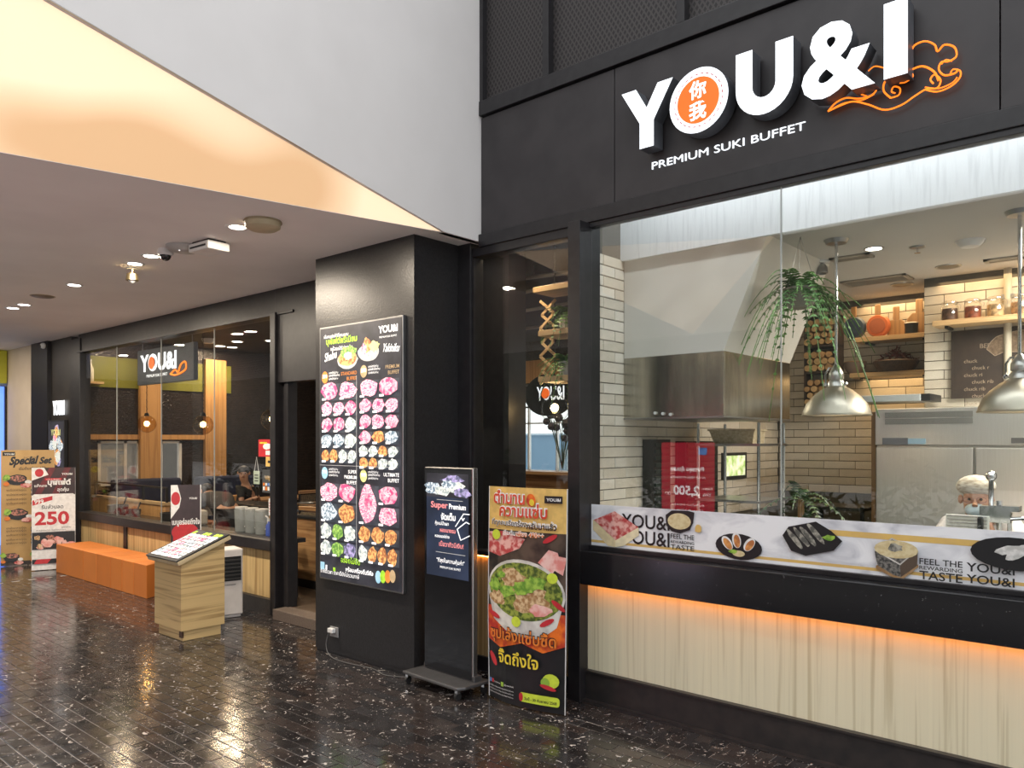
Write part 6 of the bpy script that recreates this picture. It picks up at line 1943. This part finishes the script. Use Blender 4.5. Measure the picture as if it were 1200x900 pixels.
for i, (px, lab) in enumerate(((283, 'grey water jug, first of the row on the ledge'), (295, 'grey water jug, second of the row on the ledge'), (307, 'clear water jug, third of the row on the ledge'))):
    q = ay(px, 600, 5.09)
    t = thing('water_jug', lab, 'jug', (q.x, 5.09, .79), group='jugs on the window ledge')
    mb = MB(); mb.lathe([(0, 0), (.075, 0), (.085, .26), (.075, .28), (.07, .02)], 18); mb.build('body', mat('jug_grey', (.28, .30, .30), (.22, .24, .24), 8, rough=.25), t, smooth=True)
    mb = MB(); mb.tube([(.08, 0, .22), (.13, 0, .20), (.13, 0, .08), (.08, 0, .06)], .010, 6); mb.build('handle', PLASTW, t)
    mb = MB(); mb.lathe([(.076, .28), (.078, .30), (0, .305)], 18); mb.build('lid', PLASTW, t, smooth=True)
q = ay(315, 615, 5.03)
t = thing('blue_bottle', 'small blue and white bottle on ledge by the door frame', 'bottle', (q.x, 5.03, .79))
mb = MB(); mb.lathe([(0, 0), (.035, 0), (.035, .12), (.015, .15), (.012, .17)], 14); mb.build('body', mat('bottle_blue', (.05, .10, .45)), t, smooth=True)
mb = MB(); mb.lathe([(.014, .17), (.016, .20), (0, .205)], 12); mb.build('cap', PLASTW, t, smooth=True)

# notices stuck to the inside of the glass
GY = FY + .028
for (x0, y0, x1, y1), cc, lab, s_ in (((303, 515, 320, 535), 'red', 'red and white notice stuck high on the dining glass', 'SALE'), ((311.5, 535, 320, 546.5), 'gold', 'small yellow notice under the red one', 'OPEN'),
                                      ((307.5, 550, 320, 577), 'bg', 'dark grey notice with small pictures on the glass', 'MENU'), ((315, 584, 320, 604), 'white', 'small white notice low on the dining glass', 'ร้าน')):
    a_, b_ = ay(x0, y1, GY), ay(x1, y0, GY)
    t = thing('window_notice', lab, 'notice', (a_.x, GY, a_.z), group='notices on the dining glass')
    ww, hh = b_.x - a_.x, ay(x0, y0, GY).z - a_.z
    m_ = INK.get(cc) or pr('ink_slate', (.07, .075, .08))
    mb = MB(); mb.box(0, ww, -.001, .001, 0, hh); mb.build('sheet', m_, t)
    P = Print(t)
    if cc == 'red':
        P.ell(ww * .6, hh * .6, ww * .3, hh * .18, INK['white'], wob=.1); P.rect(ww * .5, ww * .8, hh * .1, hh * .35, INK['white']); P.rect(ww * .1, ww * .6, hh * .75, hh * .85, INK['yellow'])
    elif cc == 'gold':
        P.rect(ww * .3, ww * .8, hh * .35, hh * .6, INK['black'])
    elif cc == 'bg':
        P.text('ร้านอาหาร', INK['white'], ww * .2, hh * .65, w=ww * .6); P.text('เมนู', INK['gold'], ww * .3, hh * .52, w=ww * .4)
        for i in range(4):
            P.rect(ww * (.08 + .22 * i), ww * (.25 + .22 * i), hh * .1, hh * .26, (INK['white'], INK['orange'], INK['white'], INK['blue'])[i]); P.rect(ww * (.08 + .22 * i), ww * (.25 + .22 * i), hh * .3, hh * .42, (INK['orange'], INK['white'], INK['blue'], INK['white'])[i])
    else:
        for i in range(4):
            P.rect(ww * .15, ww * .85, hh * (.2 + .17 * i), hh * (.25 + .17 * i), INK['red'])
a_, b_ = ay(297, 567, GY + .02), ay(304, 552, GY + .02)
t = thing('hanging_tag', 'pale green tag hanging by string on the dining glass', 'tag', (a_.x, GY + .02, a_.z))
ww, hh = b_.x - a_.x, b_.z - a_.z
mb = MB(); mb.box(0, ww, 0, .004, 0, hh); mb.build('card', pr('ink_mint', (.50, .60, .50)), t)
mb = MB(); mb.tube([(.02, .002, hh), (ww / 2, .002, hh + .16), (ww - .02, .002, hh)], .003, 4); mb.build('string', PLASTW, t)
for i in range(3):
    mb = MB(); mb.box(ww * .2, ww * .8, -.001, 0, hh * (.2 + .22 * i), hh * (.28 + .22 * i)); mb.build('printed_line', INK['black'], t)

# doorway interior partition
a_, b_ = ay(338, 700, 5.6), ay(400, 612, 5.6)
t = thing('doorway_partition', 'brown wooden half wall seen through the open doorway', 'partition', (-7.7, 5.6, DF))
mb = MB(); mb.box(a_.x - .05, b_.x + .2, 5.58, 5.66, DF + .10, b_.z); mb.build('panel', DOORW, t, world=True)
mb = MB(); mb.box(a_.x - .05, b_.x + .2, 5.575, 5.66, DF, DF + .10); mb.build('plinth', PLASTK, t, world=True)
mb = MB(); mb.box(a_.x - .05, b_.x + .2, 5.56, 5.68, b_.z, b_.z + .03); mb.build('cap_rail', PLASTK, t, world=True)

# diners and staff
t, hc, f, upv, sd = person('person', 'waiter in dark clothes bending forward over a chair', Vector((-10.1, 5.62, DF)), dict(
    pelvis=(.0, .0, .80), chest=(-.38, .0, 1.00), neck=(-.53, -.0, 1.04), chin=(-.58, -.0, 1.02), crown=(-.74, 0, 1.10), face=(-.6, -.25, -.8),
    shL=(-.42, -.18, 1.0), elL=(-.50, -.20, .74), wrL=(-.68, -.14, .60), shR=(-.42, .18, 1.0), elR=(-.5, .2, .76), wrR=(-.68, .15, .62),
    hpL=(.0, -.1, .75), knL=(-.05, -.1, .42), anL=(.02, -.1, .06), hpR=(.0, .1, .75), knR=(-.05, .1, .42), anR=(.02, .1, .06), sleeve=.6), CLOTHG, CLOTHK)
mb = MB(); mb.ball(hc + upv * .03 - f * .025, (.10, .10, .10), 16); mb.build('cap', HAIR, t, smooth=True)
mb = MB(); mb.ball(hc + upv * .10 + Vector((0, -.07, 0)), .022, 8); mb.build('cap_badge', PLASTW, t, smooth=True)
t, hc, f, upv, sd = person('person', 'man in black shirt seated and holding a phone', Vector((-12.15, 7.0, DF)), dict(
    pelvis=(-.1, .1, .52), chest=(-.02, .06, .88), neck=(.02, .02, 1.10), chin=(.04, -.02, 1.16), crown=(.04, -.02, 1.36), face=(.75, -.55, -.25),
    shL=(.12, -.12, 1.0), elL=(.22, -.16, .76), wrL=(.42, -.12, .84), shR=(-.1, .22, 1.0), elR=(.06, .26, .76), wrR=(.36, .05, .86),
    hpL=(0, -.02, .50), knL=(.38, -.06, .50), anL=(.36, -.06, .07), hpR=(-.05, .2, .50), knR=(.34, .2, .50), anR=(.32, .2, .07), sleeve=.7), CLOTHK, CLOTHK)
mb = MB(); mb.ball(hc + upv * .035 - f * .02, (.098, .098, .09), 16); mb.build('hair', HAIR, t, smooth=True)
mb = MB(); mb.box(-.035, .035, -.005, .005, 0, .14, M=Matrix.Translation((.52, -.06, .90)) @ Matrix.Rotation(.5, 4, 'Y')); mb.build('phone', PLASTK, t)
t2 = thing('dining_bench', 'brown bench seat under the man in black', 'bench', (-12.3, 7.15, DF))
mb = MB(); mb.box(-.5, .35, -.35, .35, 0, .36); mb.build('seat', DOORW, t2, bevel=.02); mb = MB(); mb.box(-.5, -.40, -.35, .35, .36, .85); mb.build('backrest', ORANGEW, t2, bevel=.02)

# ================================================================ RED POSTER ACROSS THE WALKWAY (glow added so the kitchen glass mirrors it)
rp = thing('red_poster', 'red poster across the walkway, made to glow for its mirror image', 'lightbox', (-5.33, -.35, 0), rz=math.pi)
PW, PH = .82, 1.88
mb = MB(); mb.box(-PW / 2 - .02, PW / 2 + .02, 0, .10, .0, PH + .02); mb.build('case', PLASTK, rp)
LE = 2.6
P = Print(rp)
P.rect(-PW / 2, PW / 2, .35, PH, pr('glow_red', (.62, .02, .05), (.60, .02, .05), emit=LE), y=-.002)
P.poly([(-PW / 2, .10), (PW / 2, .10), (PW / 2, .42), (PW / 4, .38), (0, .37), (-PW / 4, .38), (-PW / 2, .42)], pr('glow_pale', (.55, .65, .85), (.55, .65, .85), emit=LE))
GW = pr('glow_white', (.95, .9, .9), (.95, .9, .9), emit=LE * 1.7)
P.text('พิเศษสุด คุ้มเลย', GW, 0, PH - .42, w=.52, align='C', bold=.02); P.text('สำหรับสมาชิกบัตรเครดิตเท่านั้น', GW, 0, PH - .50, w=.56, align='C')
P.text('2,500', GW, 0.02, PH - .76, w=.40, h=.16, align='C', bold=.03); P.text('รับสูงสุด', GW, -.38, PH - .66, w=.15); P.text('THB', GW, -.36, PH - .74, w=.12); P.text('OFF', GW, .26, PH - .74, w=.10)
for i in range(4):
    P.text('เมื่อใช้จ่ายผ่านบัตรครบตามที่กำหนด', GW, 0, PH - .88 - .075 * i, w=.50, align='C')
P.rect(-.30, -.17, PH - .17, PH - .07, pr('glow_blue', (.1, .3, .8), (.1, .3, .8), emit=LE), r=.01)
for x in (-.2, 0, .2):
    P.text('ธนาคาร', pr('glow_ink', (.1, .12, .2), emit=.3), x, .22, w=.14, align='C')
